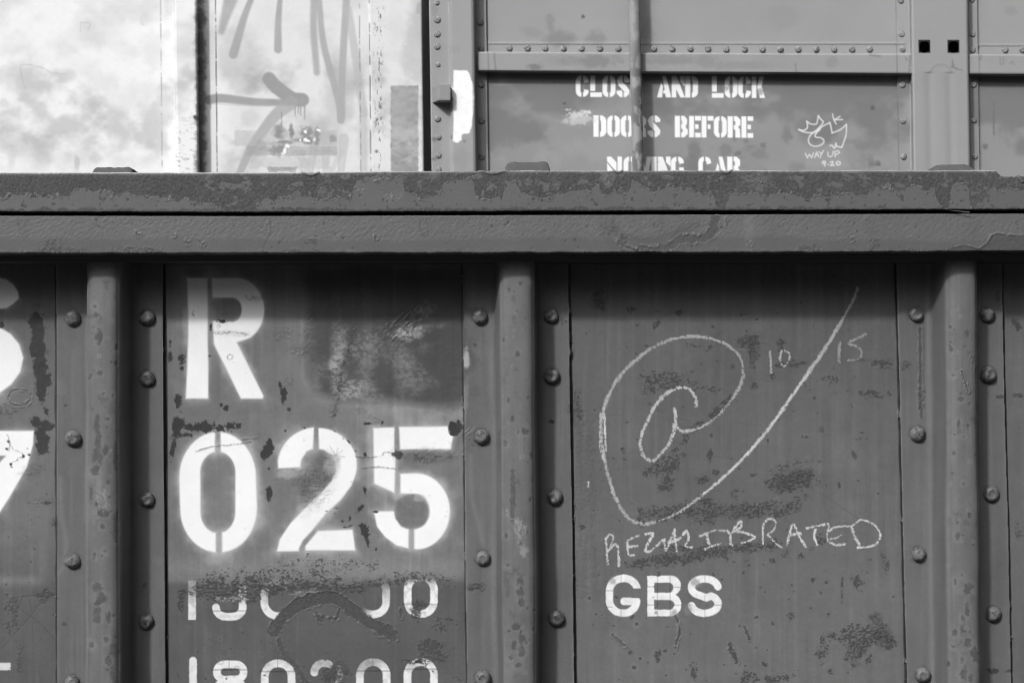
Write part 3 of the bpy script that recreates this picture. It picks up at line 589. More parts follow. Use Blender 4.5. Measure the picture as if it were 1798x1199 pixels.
words = [[(215, 512), (210, 440), (204, 370)], [(204, 372), (225, 348), (245, 360), (235, 405), (213, 445)], [(213, 445), (250, 405), (272, 420), (278, 522)],
    [(388, 352), (345, 370), (326, 385), (330, 440), (335, 462), (364, 462)], [(330, 416), (380, 410)],
    [(428, 345), (470, 342), (445, 390), (428, 436), (455, 440), (500, 400), (535, 372)], [(535, 372), (542, 436), (565, 390), (592, 318)], [(592, 318), (596, 380), (604, 440)], [(560, 392), (610, 375), (642, 345)],
    [(642, 345), (660, 326), (672, 370), (655, 412), (690, 420)], [(732, 356), (780, 335), (830, 322), (890, 325)], [(775, 350), (780, 375), (787, 398)], [(762, 428), (800, 412), (850, 398)],
    [(890, 325), (905, 350), (908, 400), (918, 405)], [(915, 335), (945, 290), (968, 275), (965, 300), (930, 330)], [(940, 328), (1000, 340), (1045, 362), (1000, 385), (970, 395)],
    [(1090, 405), (1090, 350), (1092, 290), (1125, 258), (1160, 275), (1150, 320), (1110, 350)], [(1120, 350), (1155, 390), (1195, 420)],
    [(1225, 408), (1240, 350), (1260, 285), (1290, 350), (1330, 416)], [(1245, 350), (1300, 340)], [(1338, 312), (1390, 298), (1455, 288)], [(1385, 318), (1380, 360), (1395, 402)],
    [(1462, 300), (1452, 350), (1458, 388)], [(1458, 330), (1500, 305), (1580, 300)], [(1470, 372), (1505, 365), (1530, 350)], [(1465, 388), (1500, 405), (1552, 402)],
    [(1590, 300), (1605, 350), (1632, 402)], [(1598, 295), (1640, 265), (1690, 275), (1735, 310), (1752, 350), (1735, 392), (1690, 416), (1625, 420)]]
for k, q in enumerate(words):
    chalk(F, [A7(*p) for p in q], 5.2, .9, .54, 420 + k)
chalk(F, [A7(*p) for p in ((108, 48), (105, 75))], 4, .95, .66, 460)

# ---- posts and flanges
def vstain(cx, cy, rx, ry, seed=None, hal=True):
    if hal: cloud(F, cx, cy, rx + 4, ry + 4, .155, .55, cell=8)
    chip(F, cx, cy, rx, ry, 0, .078, depth=.4, seed=seed)
for x, y, rx, ry in ((169.5, 554, 6, 5), (173.6, 591, 6, 11), (176, 655, 5, 4), (189, 736, 4, 3), (167, 538, 3, 3), (181, 691, 3, 2.5), (199, 694, 3, 4), (159, 659, 3, 4), (170, 745, 5, 18), (172, 775, 6, 22), (172, 800, 9, 22), (187, 792, 6, 10), (168, 826, 9, 10), (160, 866, 3, 14), (182, 900, 13, 6), (180, 924, 4, 5), (184, 967, 2.5, 4), (166, 975, 3, 7), (172, 1035, 9, 10), (177, 1050, 12, 10), (170, 1080, 7, 16), (191, 1083, 5, 10), (161, 1132, 4, 5), (187, 1123, 4, 6), (201, 1165, 9, 34), (190, 1160, 6, 8), (203, 800, 4, 22), (204, 925, 5, 24), (205, 610, 3, 6)):
    vstain(x, y, rx, ry, hal=ry < 14)
scab(F, 180, 874, 13, 22, 0, .5, (3, 6), 0, .22, .8, .2); cloud(F, 172, 860, 5, 20, .2, .4, cell=6)
for x, y, rx, ry in ((909, 621, 4, 5), (900.5, 845, 4.5, 20), (900.5, 880, 5, 26), (900, 905, 4, 14), (914, 1022, 7, 9), (914, 1040, 6, 10), (916, 1058, 5, 9), (906, 1100, 8, 8), (918, 1124, 7, 10), (916, 1142, 6, 10), (903, 1133, 4, 8), (911, 1168, 6, 5), (897, 1154, 4, 4), (913, 953, 4, 3), (910, 759, 3, 3), (922, 757, 6, 5), (934, 800, 3, 8), (938, 1070, 3, 3), (937, 1104, 3, 4), (886, 778, 4, 6), (889, 940, 3, 5), (892, 992, 3, 4)):
    vstain(x, y, rx, ry, hal=ry < 14)
scab(F, 913, 930, 14, 22, -.3, .55, (3, 5), 0, .24, .8, .1); scab(F, 892, 905, 4, 14, 0, .5, (3, 5), 0, .22, .7, .1); cloud(F, 920, 968, 6, 9, .3, .6, cell=4)
halo(F, 901, 643, 4, .2, .8); halo(F, 174, 625, 4, .2, .8)
for x, y, rx, ry in ((1668, 575, 4, 3), (1675, 579, 2, 2), (1669, 613, 4, 5), (1675, 659, 4, 3), (1688, 701, 5, 4), (1684, 742, 3, 6), (1676, 763, 2, 2), (1692, 767, 2, 2), (1700, 753, 2, 2), (1681, 941, 4, 6), (1692, 849, 3, 3), (1681, 917, 3, 3), (1677, 1020, 2.5, 7), (1689, 1009, 2, 3), (1699, 1033, 9, 10), (1691, 1085, 3, 7), (1689, 1108, 3, 7), (1699, 1070, 4, 12), (1689, 1158, 3, 6), (1692, 1184, 6, 9), (1705, 1190, 4, 7), (1673, 1135, 4, 3), (1700, 1128, 7, 7), (1676, 1111, 5, 6), (1712, 1150, 8, 14)):
    vstain(x, y, rx, ry)
wrinkle(F, 1710, 635, 9, 20, -.5, (9, 2.6), -1.2, 1.0); rustline(F, [(1690, 652), (1695, 670), (1701, 688)], 3, .08, 470, 1)
rustline(F, [(1616, 578), (1617, 640), (1617, 690), (1619, 733)], 5, .07, 471, 2); chip(F, 1622, 655, 4, 6, 0, .1); scab(F, 1618, 700, 6, 26, 0, .5, (3, 5), 0, .075)
scab(F, 1590, 640, 11, 9, 0, .6, (5, 2.4), .1, .06); scab(F, 1755, 696, 10, 4, 0, .8, (6, 2.4), 0, .05); scab(F, 1788, 693, 10, 4, 0, .8, (6, 2.4), .2, .05); chip(F, 1786, 572, 5, 12, -.6, .055); scab(F, 1787, 930, 8, 14, 0, .8, (3.5, 2.6), 0, .06); chip(F, 1752, 520, 5, 10, 0, .06, op=.6)
scab(F, 841, 1030, 20, 7, 0, .6, (4.5, 2.6), .1, .06); scab(F, 822, 1032, 10, 6, 0, .5, (4, 2.6)); wrinkle(F, 876, 780, 3, 34, 0, (3, 6), 0, .9); scab(F, 842, 775, 22, 14, 0, .25, (3.5, 2.6), 0, .06, .8, .02); rustline(F, [(817, 762), (823, 758), (832, 750)], 2.5, .15, 472, 1)
chip(F, 969, 740, 4, 4, 0, .045); chip(F, 1745, 1178, 10, 5, .2, .05); chip(F, 1772, 1178, 7, 3, 0, .06); scab(F, 990, 562, 7, 14, 0, .4, (3.2, 2.4), 0, .06, .8, .02)
cloud(F, 818, 630, 5, 16, .42, .75, cell=10); cloud(F, 818, 700, 4, 30, .25, .4, cell=10); cloud(F, 106, 682, 9, 14, .15, .6, cell=8)   # overspray on the flange
for q in ([(106, 840), (108, 900), (116, 950), (113, 990), (103, 1005)], [(826, 800), (828, 870), (838, 910), (846, 950)]):
    w = F.win(*bbox(q, 16)); d, t = line_d(w[1], w[2], smooth_line(q)); F.mix(w[0], .4 * np.exp(-(d / 5) ** 2), .19)
chip(F, 114, 1096, 4, 3, 0, .06); chip(F, 115, 712, 3, 2.5, .5, .06); chip(F, 834, 606, 3, 3, 0, .07); chip(F, 254, 1027, 4, 6, .4, .08, rag=.4); cloud(F, 279, 983, 8, 8, .15, .6, cell=6); cloud(F, 281, 1010, 8, 30, .14, .5, cell=8)
for k, (c0, c1) in enumerate(((181, 182), (908, 914.5), (1690, 1696))):      # faces of the posts: pits, rings, rubbed paint
    w = F.win(c0 - 46, 446, c0 + 50, 1340); s2, x2, y2 = w
    q = np.abs(x2 - (c0 + (c1 - c0) * (y2 - 480) / 710)); pm = sstep(34, 28, q)
    F.A[s2] *= 1 + pm * (.05 + .30 * (fbm(x2, y2, 560 + k, 22, 60, octs=4) - .5)); F.H[s2] += pm * 1.0 * (fbm(x2, y2, 563 + k, 20, 34, octs=3) - .5) + pm * 3.5 * (fbm(x2, y2, 576 + k, 45, 90, octs=2) - .5)
    F.mix(s2, pm * .55 * sstep(.62, .70, fbm(x2, y2, 566 + k, 11, 18, octs=5, gain=.65)) * sstep(.4, .6, fbm(x2, y2, 569 + k, 60)), .075)
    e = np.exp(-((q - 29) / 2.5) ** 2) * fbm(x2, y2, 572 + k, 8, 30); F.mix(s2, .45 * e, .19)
    for _ in range(34):
        x = c0 + rnd.uniform(-26, 26); y = rnd.uniform(480, 1190); r = rnd.uniform(1.2, 3.4)
        if rnd.random() < .5: halo(F, x, y, r * 1.3, .19, .7)
        else: chip(F, x, y, r, r * rnd.uniform(.8, 1.6), 0, .075, seed=rnd.randrange(900), depth=.5)
for L in RIVETS_PX:                                                          # dirt and rust round the rivets
    for x, y in L:
        w = F.win(x - 30, y - 30, x + 30, y + 60); s2, x2, y2 = w; d = np.hypot(x2 - x, y2 - y)
        F.mix(s2, .5 * np.exp(-((d - 15) / 2.5) ** 2) * sstep(.35, .6, fbm(x2, y2, int(x + y) % 800, 8)), .05)
        F.mix(s2, .30 * sstep(9, 3, np.abs(x2 - x - 4 * (fbm(x2 * 0, y2, int(x) % 700, 20) - .5))) * sstep(y + 8, y + 16, y2) * sstep(y + 58, y + 20, y2) * fbm(x2, y2, int(x * 3) % 700, 3, 30), .07)
# dark cracked seams where the post flanges meet the sheets
for k in range(6):
    a = PANEL_EDGES[k]; q = [(edge_x(k, 440), 440), (edge_x(k, 1340), 1340)]
    side = -1 if k in (0, 2, 4) else 1
    w = F.win(min(q[0][0], q[1][0]) - 14, 440, max(q[0][0], q[1][0]) + 14, 1340); s2, x2, y2 = w
    dx = (x2 - edge_x(k, y2)) * side
    wd = (1.7 if k in (0, 2, 5) else 2.9) + 1.6 * (fbm(x2 * 0, y2, 480 + k, 40) - .5) * 2
    m = sstep(wd + .8, wd - .8, dx) * (dx > -.8)
    F.mix(s2, m, .03); F.H[s2] -= 1.0 * m
    n = sstep(.62, .7, fbm(x2 * .3, y2, 490 + k, 3, 14)) * (dx > -.5) * (dx < wd + 1) * sstep(.5, .6, fbm(x2 * 0, y2, 495 + k, 90))
    F.mix(s2, .6 * n, .12); F.H[s2] += 3 * n
    l = np.exp(-((dx + 2) / 1.3) ** 2) * .35 * fbm(x2 * 0, y2, 500 + k, 30); F.mix(s2, l, .22)

# ---- top chord: rust along the upper edge of the upper member
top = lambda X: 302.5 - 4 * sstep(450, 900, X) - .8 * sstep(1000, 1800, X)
bnd_x = [-140, 0, 40, 120, 135, 230, 290, 340, 365, 400, 440, 452, 500, 560, 600, 617, 628, 705, 712, 768, 785, 828, 838, 880, 890, 905, 915, 965, 975, 1040, 1048, 1056, 1105, 1112, 1150, 1165, 1175, 1215, 1250, 1262, 1272, 1285, 1350, 1400, 1450, 1480, 1520, 1540, 1600, 1640, 1652, 1665, 1674, 1700, 1706, 1722, 1740, 1798, 1940]
bnd_y = [347, 347, 343, 345, 336, 341, 351, 350, 360, 372, 372, 352, 346, 348, 352, 346, 316, 314, 342, 348, 318, 313, 346, 348, 320, 318, 340, 344, 338, 332, 312, 338, 340, 313, 340, 333, 320, 334, 338, 372, 372, 338, 341, 344, 343, 338, 343, 332, 330, 332, 366, 368, 326, 322, 366, 362, 334, 335, 336]
w = F.win(-140, 285, 1940, 378); s2, x2, y2 = w
tb = np.interp(x2[0], bnd_x, bnd_y)[None, :].astype(np.float32)
n = fbm(x2, y2, 510, 13, octs=5, gain=.68); n2 = fbm(x2, y2, 511, 30, octs=3)
sd = (y2 - tb) + (n - .5) * 30 + (n2 - .5) * 10
m = sstep(1.3, -1.3, sd)
isl = sstep(.60, .64, fbm(x2, y2, 512, 16, 13, octs=5, gain=.65)) * (x2 > 360)        # islands of paint left inside the rust
m = m * (1 - isl * sstep(-2, -6, sd) * .95)
be = sstep(4.5, 1.5, (369.5 - 0.0016 * (x2 - 900) - y2) + 7 * (fbm(x2, y2, 513, 16, octs=4, gain=.65) - .52) * 2.2)
m = np.maximum(m, be * .9)
spk = sstep(.70, .74, fbm(x2, y2, 514, 8, octs=4)); m = np.maximum(m, spk)
F.A[s2] = .108 * (.94 + .12 * fbm(x2, y2, 515, 50)) * (1 - m) + m * .068 * (.7 + .6 * fbm(x2, y2, 516, 2.4, octs=2)) * (.85 + .3 * fbm(x2, y2, 517, 45))
F.H[s2] = .2 * (fbm(x2, y2, 518, 9, octs=2) - .5) * (1 - m) + m * (-.35 + 1.7 * (fbm(x2, y2, 519, 2.6, octs=2) - .5))
rim = np.exp(-((sd - 1.0) / 1.3) ** 2) * sstep(.46, .6, fbm(x2, y2, 520, 5, octs=2)); F.H[s2] += 1.7 * rim; F.mix(s2, .35 * rim, .17)
lip = np.exp(-((sd + 1.6) / 1.2) ** 2) * sstep(.44, .58, fbm(x2, y2, 521, 6, octs=2)); F.mix(s2, .6 * lip, .04)
edge_glint = np.exp(-np.clip(y2 - top(x2) - .6, 0, None) / 1.5) * (.5 + .7 * fbm(x2, y2, 522, 30)); F.mix(s2, np.clip(edge_glint * 1.2, 0, .95), .5)  # highlight along the rail's top edge, painted into the albedo
F.G[s2] = .55 + .3 * m
for cx, cy, rx, ry in ((565, 335, 8, 10), (520, 340, 7, 7), (690, 346, 14, 8), (632, 333, 8, 6), (1250, 350, 6, 4), (975, 322, 7, 8), (928, 318, 6, 6), (1065, 315, 6, 8), (1330, 318, 22, 12)):
    wrinkle(F, cx, cy, rx, ry, .3, (5, 3), .6, 1.5); cloud(F, cx, cy, rx, ry, .16, .4, cell=4)
for x0, wd, dp in ((545, 15, 4), (865, 24, 5), (1275, 10, 4), (1085, 8, 3)):                               # curled lips at the top edge
    q = [(x0 - wd, top(x0) + 1), (x0, top(x0) + dp + 2), (x0 + wd, top(x0) + 1)]
    w2 = F.win(*bbox(q, 6)); d, t = line_d(w2[1], w2[2], smooth_line(q)); m2 = sstep(2.2, .4, d); F.H[w2[0]] += 2.2 * m2; F.mix(w2[0], .5 * m2, .15)
q = [(1776, 298), (1783, 303), (1790, 313), (1795, 319)]
w2 = F.win(*bbox(q, 10)); d, t = line_d(w2[1], w2[2], smooth_line(q)); m2 = sstep(4, 1.5, d); F.H[w2[0]] += 3 * m2; F.mix(w2[0], .5 * m2, .14)
# lower member: orange-peel paint, smoother strip along its lower edge, scabs on that edge
w = F.win(-140, 376, 1940, 450); s2, x2, y2 = w
lb = 419 + 7 * (fbm(x2, y2 * 0, 530, 150, octs=3) - .5) * 2 + (fbm(x2, y2, 531, 14) - .5) * 5
lowm = sstep(lb - 4, lb + 4, y2)
peel = fbm(x2, y2, 532, 5.2, 2.1, octs=2, ang=-.6)
F.A[s2] = (.116 * (1 - lowm) + .098 * lowm) * (.93 + .14 * fbm(x2, y2, 533, 40, 60)) * (.97 + .06 * fbm(x2, y2, 534, 5))
F.H[s2] = 1.0 * (peel - .5) * (1 - lowm * .85) + .15 * (fbm(x2, y2, 535, 4) - .5)
F.G[s2] = .5
bd = (443.5 - .0016 * (x2 - 900)) - y2
ed = sstep(1.2, -1.2, bd - 11 * (fbm(x2, y2, 536, 22, octs=4, gain=.6) - .47) * 2.4 + 2 * (fbm(x2, y2, 537, 3.4, octs=2) - .5) * 2)
F.mix(s2, .6 * ed, .085); F.H[s2] += ed * 1.5 * (fbm(x2, y2, 538, 4, 3, octs=2) - .2); F.G[s2] = np.maximum(F.G[s2], .55 + .3 * ed)
for cx, cy, rx, ry in ((92, 434, 22, 12), (130, 440, 24, 6), (230, 438, 34, 6), (265, 440, 20, 6), (510, 441, 16, 5), (555, 440, 10, 7), (1420, 435, 20, 9), (1535, 430, 12, 12), (1600, 438, 24, 5), (1092, 425, 12, 16), (1070, 404, 12, 10), (545, 423, 14, 4)):
    scab(F, cx, cy, rx, ry, 0, .7, (5, 2.8), .2, .085, 1.4, .2)
def r7(p): return [(900 + x / 3.996, 280 + y / 3.996) for x, y in p]
rustline(F, r7([(1425, 420), (1410, 490), (1380, 540), (1270, 560), (1170, 570), (1100, 610), (1020, 640), (900, 645)]), 13, .078, 540, 7)
rustline(F, r7([(1500, 420), (1510, 460)]), 4, .08, 541, 3); rustline(F, r7([(745, 580), (790, 615), (860, 640)]), 6, .085, 542, 4)
for q, wd, op in ((r7([(700, 440), (740, 510), (820, 555), (960, 560), (1100, 530), (1300, 460)]), 7, .55), (r7([(640, 440), (640, 520), (700, 600)]), 8, .3)):
    w2 = F.win(*bbox(q, 20)); d, t = line_d(w2[1], w2[2], smooth_line(q)); F.mix(w2[0], op * np.exp(-(d / wd) ** 2), .075)
rl = lambda p: [(1350 + x / 3.998, 280 + y / 3.997) for x, y in p]
q = rl([(1250, 640), (1300, 615), (1390, 605), (1470, 625), (1530, 590), (1560, 540), (1600, 520), (1680, 530), (1800, 535), (2100, 540)])
w2 = F.win(*bbox(q, 12)); n = fbm(w2[1], w2[2], 545, 6, octs=3); d, t = line_d(w2[1], w2[2] + 6 * (n - .5), smooth_line(q)); m2 = sstep(2.0, .3, d) * sstep(.3, .55, n); F.H[w2[0]] += 1.3 * m2; F.mix(w2[0], .3 * m2, .14)
pd = poly_sd(x2, y2, q + [(1940, 450), (1655, 450)]) + 7 * (fbm(x2, y2, 548, 8, octs=3) - .5); mm = sstep(1, -1.5, pd); F.mix(s2, .85 * mm, .07); F.H[s2] += -.4 * mm + mm * .7 * (fbm(x2, y2, 546, 4) - .5); 
for q in (([(473, 385), (475, 400), (474, 411), (468, 420), (463, 432), (462, 443)]),):
    w2 = F.win(*bbox(q, 5)); d, t = line_d(w2[1], w2[2], smooth_line(q)); F.mix(w2[0], .6 * sstep(1.5, .3, d), .05)
q = [(736, 387), (739, 405), (745, 415), (751, 409), (749, 387)]
w2 = F.win(*bbox(q, 7)); n = fbm(w2[1], w2[2], 547, 6, octs=2); d, t = line_d(w2[1] + 3 * (n - .5), w2[2], smooth_line(q)); F.mix(w2[0], .5 * sstep(2.2, .5, d), .062)
for _ in range(60):
    x = rnd.uniform(0, 1798); y = rnd.uniform(384, 440); r = rnd.uniform(.8, 2.2); chip(F, x, y, r, r * rnd.uniform(.8, 1.6), 0, .075, seed=rnd.randrange(900), depth=.6)
for x, y, r in ((243, 412, 3.5), (305, 413, 2.5), (330, 425, 4), (355, 428, 4), (661, 417, 3), (1495, 420, 3.5), (1317, 427, 4), (1788, 394, 4)):
    rustline(F, [(x - r, y - r), (x, y + r), (x + r, y)], 2, .085, int(x), 1.5)
cloud(F, 1315, 405, 8, 30, .17, .4, cell=8)
for x in (1075, 1160, 40, 1530, 1710): cloud(F, x, 400, 10, 22, .095, .4, cell=12)
gq = F.A < .4
F.A = F.A * np.where(gq, .93 + .14 * fbm(X, Y, 3, 2.6, octs=2), 1).astype(np.float32)
F.A = np.clip(F.A, .01, .84)

# ------------------------------------------------------------------ paint of the far car
B = Sheet(-140, -140, 1940, 460, 0.30, 2)
sl, X, Y = B.grid()
B.A *= .95 + .1 * fbm(X, Y, 601, 50)
B.H += 3.0 * (fbm(X, Y, 602, 120, octs=2) - .5) + .25 * (fbm(X, Y, 603, 5) - .5)
HOLES_PX = ((1614.5, 72.5, 1632.5, 93), (1665.5, 72.5, 1683.5, 93))
# white door
wd = sstep(746, 740, X)
dirt = sstep(.45, .85, fbm(X, Y, 610, 85, 65, octs=4)) * .22 + .05 * fbm(X, Y, 611, 7)
low = sstep(.42, .75, fbm(X, Y, 612, 55, 45, octs=4)) * sstep(60, 150, Y) * sstep(330, 240, Y) * .32
A = .79 * (1 - dirt) * (1 - low) * (1 - .12 * sstep(380, 420, X))
B.A = B.A * (1 - wd) + wd * A
for x, y, rx, ry, a, op in ((30, 135, 40, 22, .5, .5), (265, 255, 9, 9, .42, .6), (290, 200, 14, 20, .5, .5), (298, 10, 8, 14, .45, .5), (293, 62, 9, 9, .5, .4), (7, 182, 10, 8, .5, .5), (135, 285, 5, 12, .4, .6), (120, 275, 6, 8, .55, .5), (20, 275, 8, 20, .55, .5), (165, 280, 10, 8, .5, .5), (405, 105, 22, 30, .5, .5), (440, 205, 14, 16, .5, .5), (540, 215, 30, 26, .5, .55), (470, 25, 20, 20, .6, .4), (270, 95, 18, 28, .6, .5), (240, 170, 40, 30, .62, .5), (180, 145, 24, 16, .6, .5), (420, 150, 18, 12, .55, .5), (590, 190, 26, 40, .48, .6), (700, 50, 22, 34, .5, .3), (728, 95, 18, 60, .42, .6), (735, 30, 14, 50, .42, .6), (640, 240, 12, 60, .5, .5)):
    cloud(B, x, y, rx, ry, a, op, cell=22)
for q in ([(35, 115), (50, 114), (75, 120), (90, 128), (108, 130), (116, 132)], [(35, 115), (39, 140), (45, 156)], [(142, 39), (141, 55)], [(142, 40), (158, 41), (155, 52)], [(247, 33), (252, 44), (245, 40)]):
    w = B.win(*bbox(q, 5)); d, t = line_d(w[1], w[2], smooth_line(q)); B.mix(w[0], .38 * sstep(2.0, .2, d + 2 * (fbm(w[1], w[2], 615, 6) - .5)), .36)
# grey paint marks on the door
C2 = T(350, 0, 3.596)
def swipe(pts, w0, w1=None, val=.36, op=.85, seed=1, soft=2.2, rim=0.0):
    q = smooth_line(C2(pts)); w0 /= 3.596; w1 = w0 if w1 is None else w1 / 3.596
    w = B.win(*bbox(q, max(w0, w1) + 6)); s2, x2, y2 = w
    d, t = line_d(x2, y2, q); sd = d - (w0 + (w1 - w0) * t) / 2
    m = sstep(soft, -soft, sd) * op * (.9 + .2 * fbm(x2, y2, seed, 20))
    if rim: m = m * (1 - rim * sstep(-1, -6, sd))
    B.mix(s2, np.clip(m, 0, 1), val)
swipe([(330, -10), (280, 120), (215, 345)], 36, 58, .33, .9, 620); swipe([(510, -10), (498, 150), (497, 315)], 32, 50, .33, .9, 621); swipe([(200, -10), (170, 90), (140, 200)], 90, 40, .36, .9, 622, 4); swipe([(725, -10), (722, 200), (742, 460)], 46, 40, .36, .9, 623, 3)
swipe([(755, -10), (785, 280), (880, 640), (893, 760)], 36, 48, .36, .9, 624); swipe([(930, -10), (905, 400), (900, 600), (900, 740)], 46, 44, .37, .9, 625); swipe([(940, 60), (985, 350), (1005, 500), (1040, 720)], 48, 50, .42, .65, 626); swipe([(1035, 700), (1040, 1080)], 44, 44, .42, .5, 627)
swipe([(60, 632), (140, 622), (350, 645), (560, 650)], 58, 42, .30, .92, 628); swipe([(440, 500), (480, 545), (580, 620), (650, 632)], 86, 86, .29, .95, 629); swipe([(580, 650), (480, 730), (385, 850), (320, 950), (258, 1085)], 84, 44, .34, .8, 630); swipe([(90, 655), (300, 668), (540, 668)], 10, 6, .42, .5, 631)
swipe([(765, 800), (735, 860), (700, 1085)], 64, 40, .46, .7, 632, 2, .3); swipe([(825, 865), (800, 940), (795, 1085)], 56, 34, .46, .6, 633, 2, .3); swipe([(912, 875), (905, 960), (895, 1085)], 62, 44, .46, .7, 634, 2, .25); swipe([(640, 980), (660, 1030), (655, 1085)], 50, 44, .46, .6, 635, 2, .3); swipe([(690, 840), (700, 830)], 74, 74, .46, .5, 636, 2, .3); swipe([(520, 840), (490, 830)], 80, 80, .42, .6, 637); swipe([(900, 960), (830, 1085)], 36, 36, .47, .5, 638)
for x, y, L in ((605, 700, 34), (625, 690, 30), (640, 690, 40), (665, 690, 65), (520, 730, 70), (460, 560, 26), (72, 650, 36)):
    swipe([(x, y - 20), (x, y + L)], 10, 6, .30, .9, 640 + x % 9, 1)
def rect(S, x0, y0, x1, y1, val, op, rag=3, seed=1):
    w = S.win(x0 - 8, y0 - 8, x1 + 8, y1 + 8); s2, x2, y2 = w
    n = (fbm(x2, y2, seed, 5, octs=3) - .5) * 2 * rag
    sd = np.maximum(np.maximum(x0 - x2, x2 - x1), np.maximum(y0 - y2, y2 - y1)) + n
    S.mix(s2, sstep(1, -1, sd) * op * (.6 + .8 * fbm(x2, y2, seed + 1, 12, 7)), val)
rect(B, 411, 229, 592, 257, .40, .5, 2, 650); rect(B, 432, 257, 592, 274, .33, .7, 2, 651); rect(B, 440, 275, 580, 296, .42, .45, 5, 652); rect(B, 470, 294, 520, 302, .25, .7, 3, 653)
for x, y, rx, ry, a, op in ((490, 232, 8, 12, .2, .8), (490, 262, 14, 10, .2, .7), (512, 232, 4, 12, .16, .8), (538, 232, 9, 9, .2, .8), (540, 246, 8, 6, .14, .8), (556, 240, 5, 14, .2, .7), (500, 250, 14, 3, .14, .7), (525, 246, 12, 3, .16, .7), (585, 245, 6, 6, .2, .6), (462, 255, 10, 10, .3, .6)):
    cloud(B, x, y, rx, ry, a, op, cell=6)
for x, y, rx, ry in ((537, 246, 6, 3), (536, 231, 4, 3), (500, 264, 3, 7), (497, 270, 3, 3), (559, 229, 4, 2), (552, 246, 2, 4), (527, 247, 2, 2), (505, 257, 4, 3)):
    chip(B, x, y, rx, ry, .4, .82, rag=.9, depth=0)
rect(B, 686, 150.5, 734.5, 330, .31, .95, 1.5, 655); cloud(B, 710, 236, 26, 10, .48, .6, cell=9); cloud(B, 700, 200, 12, 40, .38, .4, cell=8)
q = [(735, 8), (734, 22)]; w = B.win(*bbox(q, 8)); d, t = line_d(w[1], w[2], q); B.mix(w[0], .6 * sstep(4, 2, d), .3)
w = B.win(652, -140, 684, 460); s2, x2, y2 = w                                                       # rust dashes on the door edge strip
m = sstep(.60, .70, fbm(x2, y2, 657, 3.2, 7, octs=3)) * np.exp(-((x2 - 665 - 4 * (fbm(x2 * 0, y2, 658, 40) - .5)) / 6.5) ** 2); B.mix(s2, np.clip(1.3 * m, 0, .9), .14)
w = B.win(308, 100, 348, 460); s2, x2, y2 = w
m = sstep(.60, .72, fbm(x2, y2, 660, 7, 3, octs=3)) * sstep(140, 300, y2); B.mix(s2, .5 * m, .2); chip(B, 344, 207, 5, 4, 0, .05)
for x0, dk in ((282, .5), (378.5, .9), (631, .55), (648.5, .8)):                                            # lap seams of the door sheets
    w = B.win(x0 - 4, -140, x0 + 4, 460); s2, x2, y2 = w
    q = x0 + (y2 * .009); m = sstep(1.5, .5, np.abs(x2 - q)) * sstep(.3, .5, fbm(x2 * 0, y2, int(x0), 12)); B.mix(s2, dk * m, .07); B.H[s2] -= .6 * m
# grey car body: lower panel darker with pale sweeps
lo = sstep(125, 130, Y) * sstep(848, 856, X) * (1 - .9 * sstep(1596, 1600, X) * sstep(1708, 1702, X))
B.A *= 1 - .30 * lo * sstep(.62, .40, fbm(X, Y, 670, 90, 60, octs=4) + .0022 * (Y - 215))
B.A *= 1 - .12 * lo
for x, y, rx, ry, a, op in ((985, 68, 22, 14, .22, .6), (966, 40, 7, 14, .23, .5), (1048, 66, 16, 10, .22, .5), (935, 58, 14, 10, .25, .4), (1024, 30, 3, 3, .1, .7), (1135, 60, 12, 20, .24, .5), (1372, 30, 30, 20, .26, .3), (1040, 108, 44, 9, .24, .7), (985, 108, 30, 8, .28, .4), (1180, 106, 40, 8, .25, .6), (1240, 108, 18, 10, .25, .5), (940, 118, 12, 5, .18, .6), (1300, 115, 60, 6, .27, .5), (1460, 110, 10, 8, .26, .5), (900, 230, 40, 10, .2, .5), (1055, 175, 30, 16, .22, .3), (1160, 180, 20, 40, .19, .5), (1220, 265, 10, 18, .19, .6), (1215, 290, 14, 14, .19, .5), (1275, 265, 10, 12, .2, .5), (1290, 235, 8, 10, .19, .5), (1380, 200, 16, 14, .19, .5), (1381, 238, 8, 14, .18, .5), (1532, 190, 4, 4, .12, .8), (1335, 272, 14, 9, .2, .5), (1340, 255, 5, 5, .17, .6), (1295, 270, 6, 4, .18, .6), (1310, 247, 4, 4, .18, .5), (1529, 282, 5, 11, .13, .8), (1541, 286, 5, 5, .13, .8), (1500, 280, 16, 12, .2, .5), (1515, 260, 40, 14, .22, .35), (1765, 215, 16, 28, .2, .5), (1745, 210, 2, 26, .16, .6), (1775, 20, 10, 8, .26, .4), (1730, 258, 4, 5, .16, .7), (991, 182, 3, 2, .1, .8), (1420, 205, 40, 20, .2, .35), (1480, 165, 60, 14, .2, .35), (1470, 275, 60, 18, .36, .35), (1250, 220, 50, 16, .33, .3), (1060, 262, 60, 20, .35, .4), (930, 275, 50, 20, .35, .4), (1110, 225, 26, 30, .34, .35)):
    cloud(B, x, y, rx, ry, a * .92, min(1, op * 1.35), cell=max(5, min(rx, ry)))
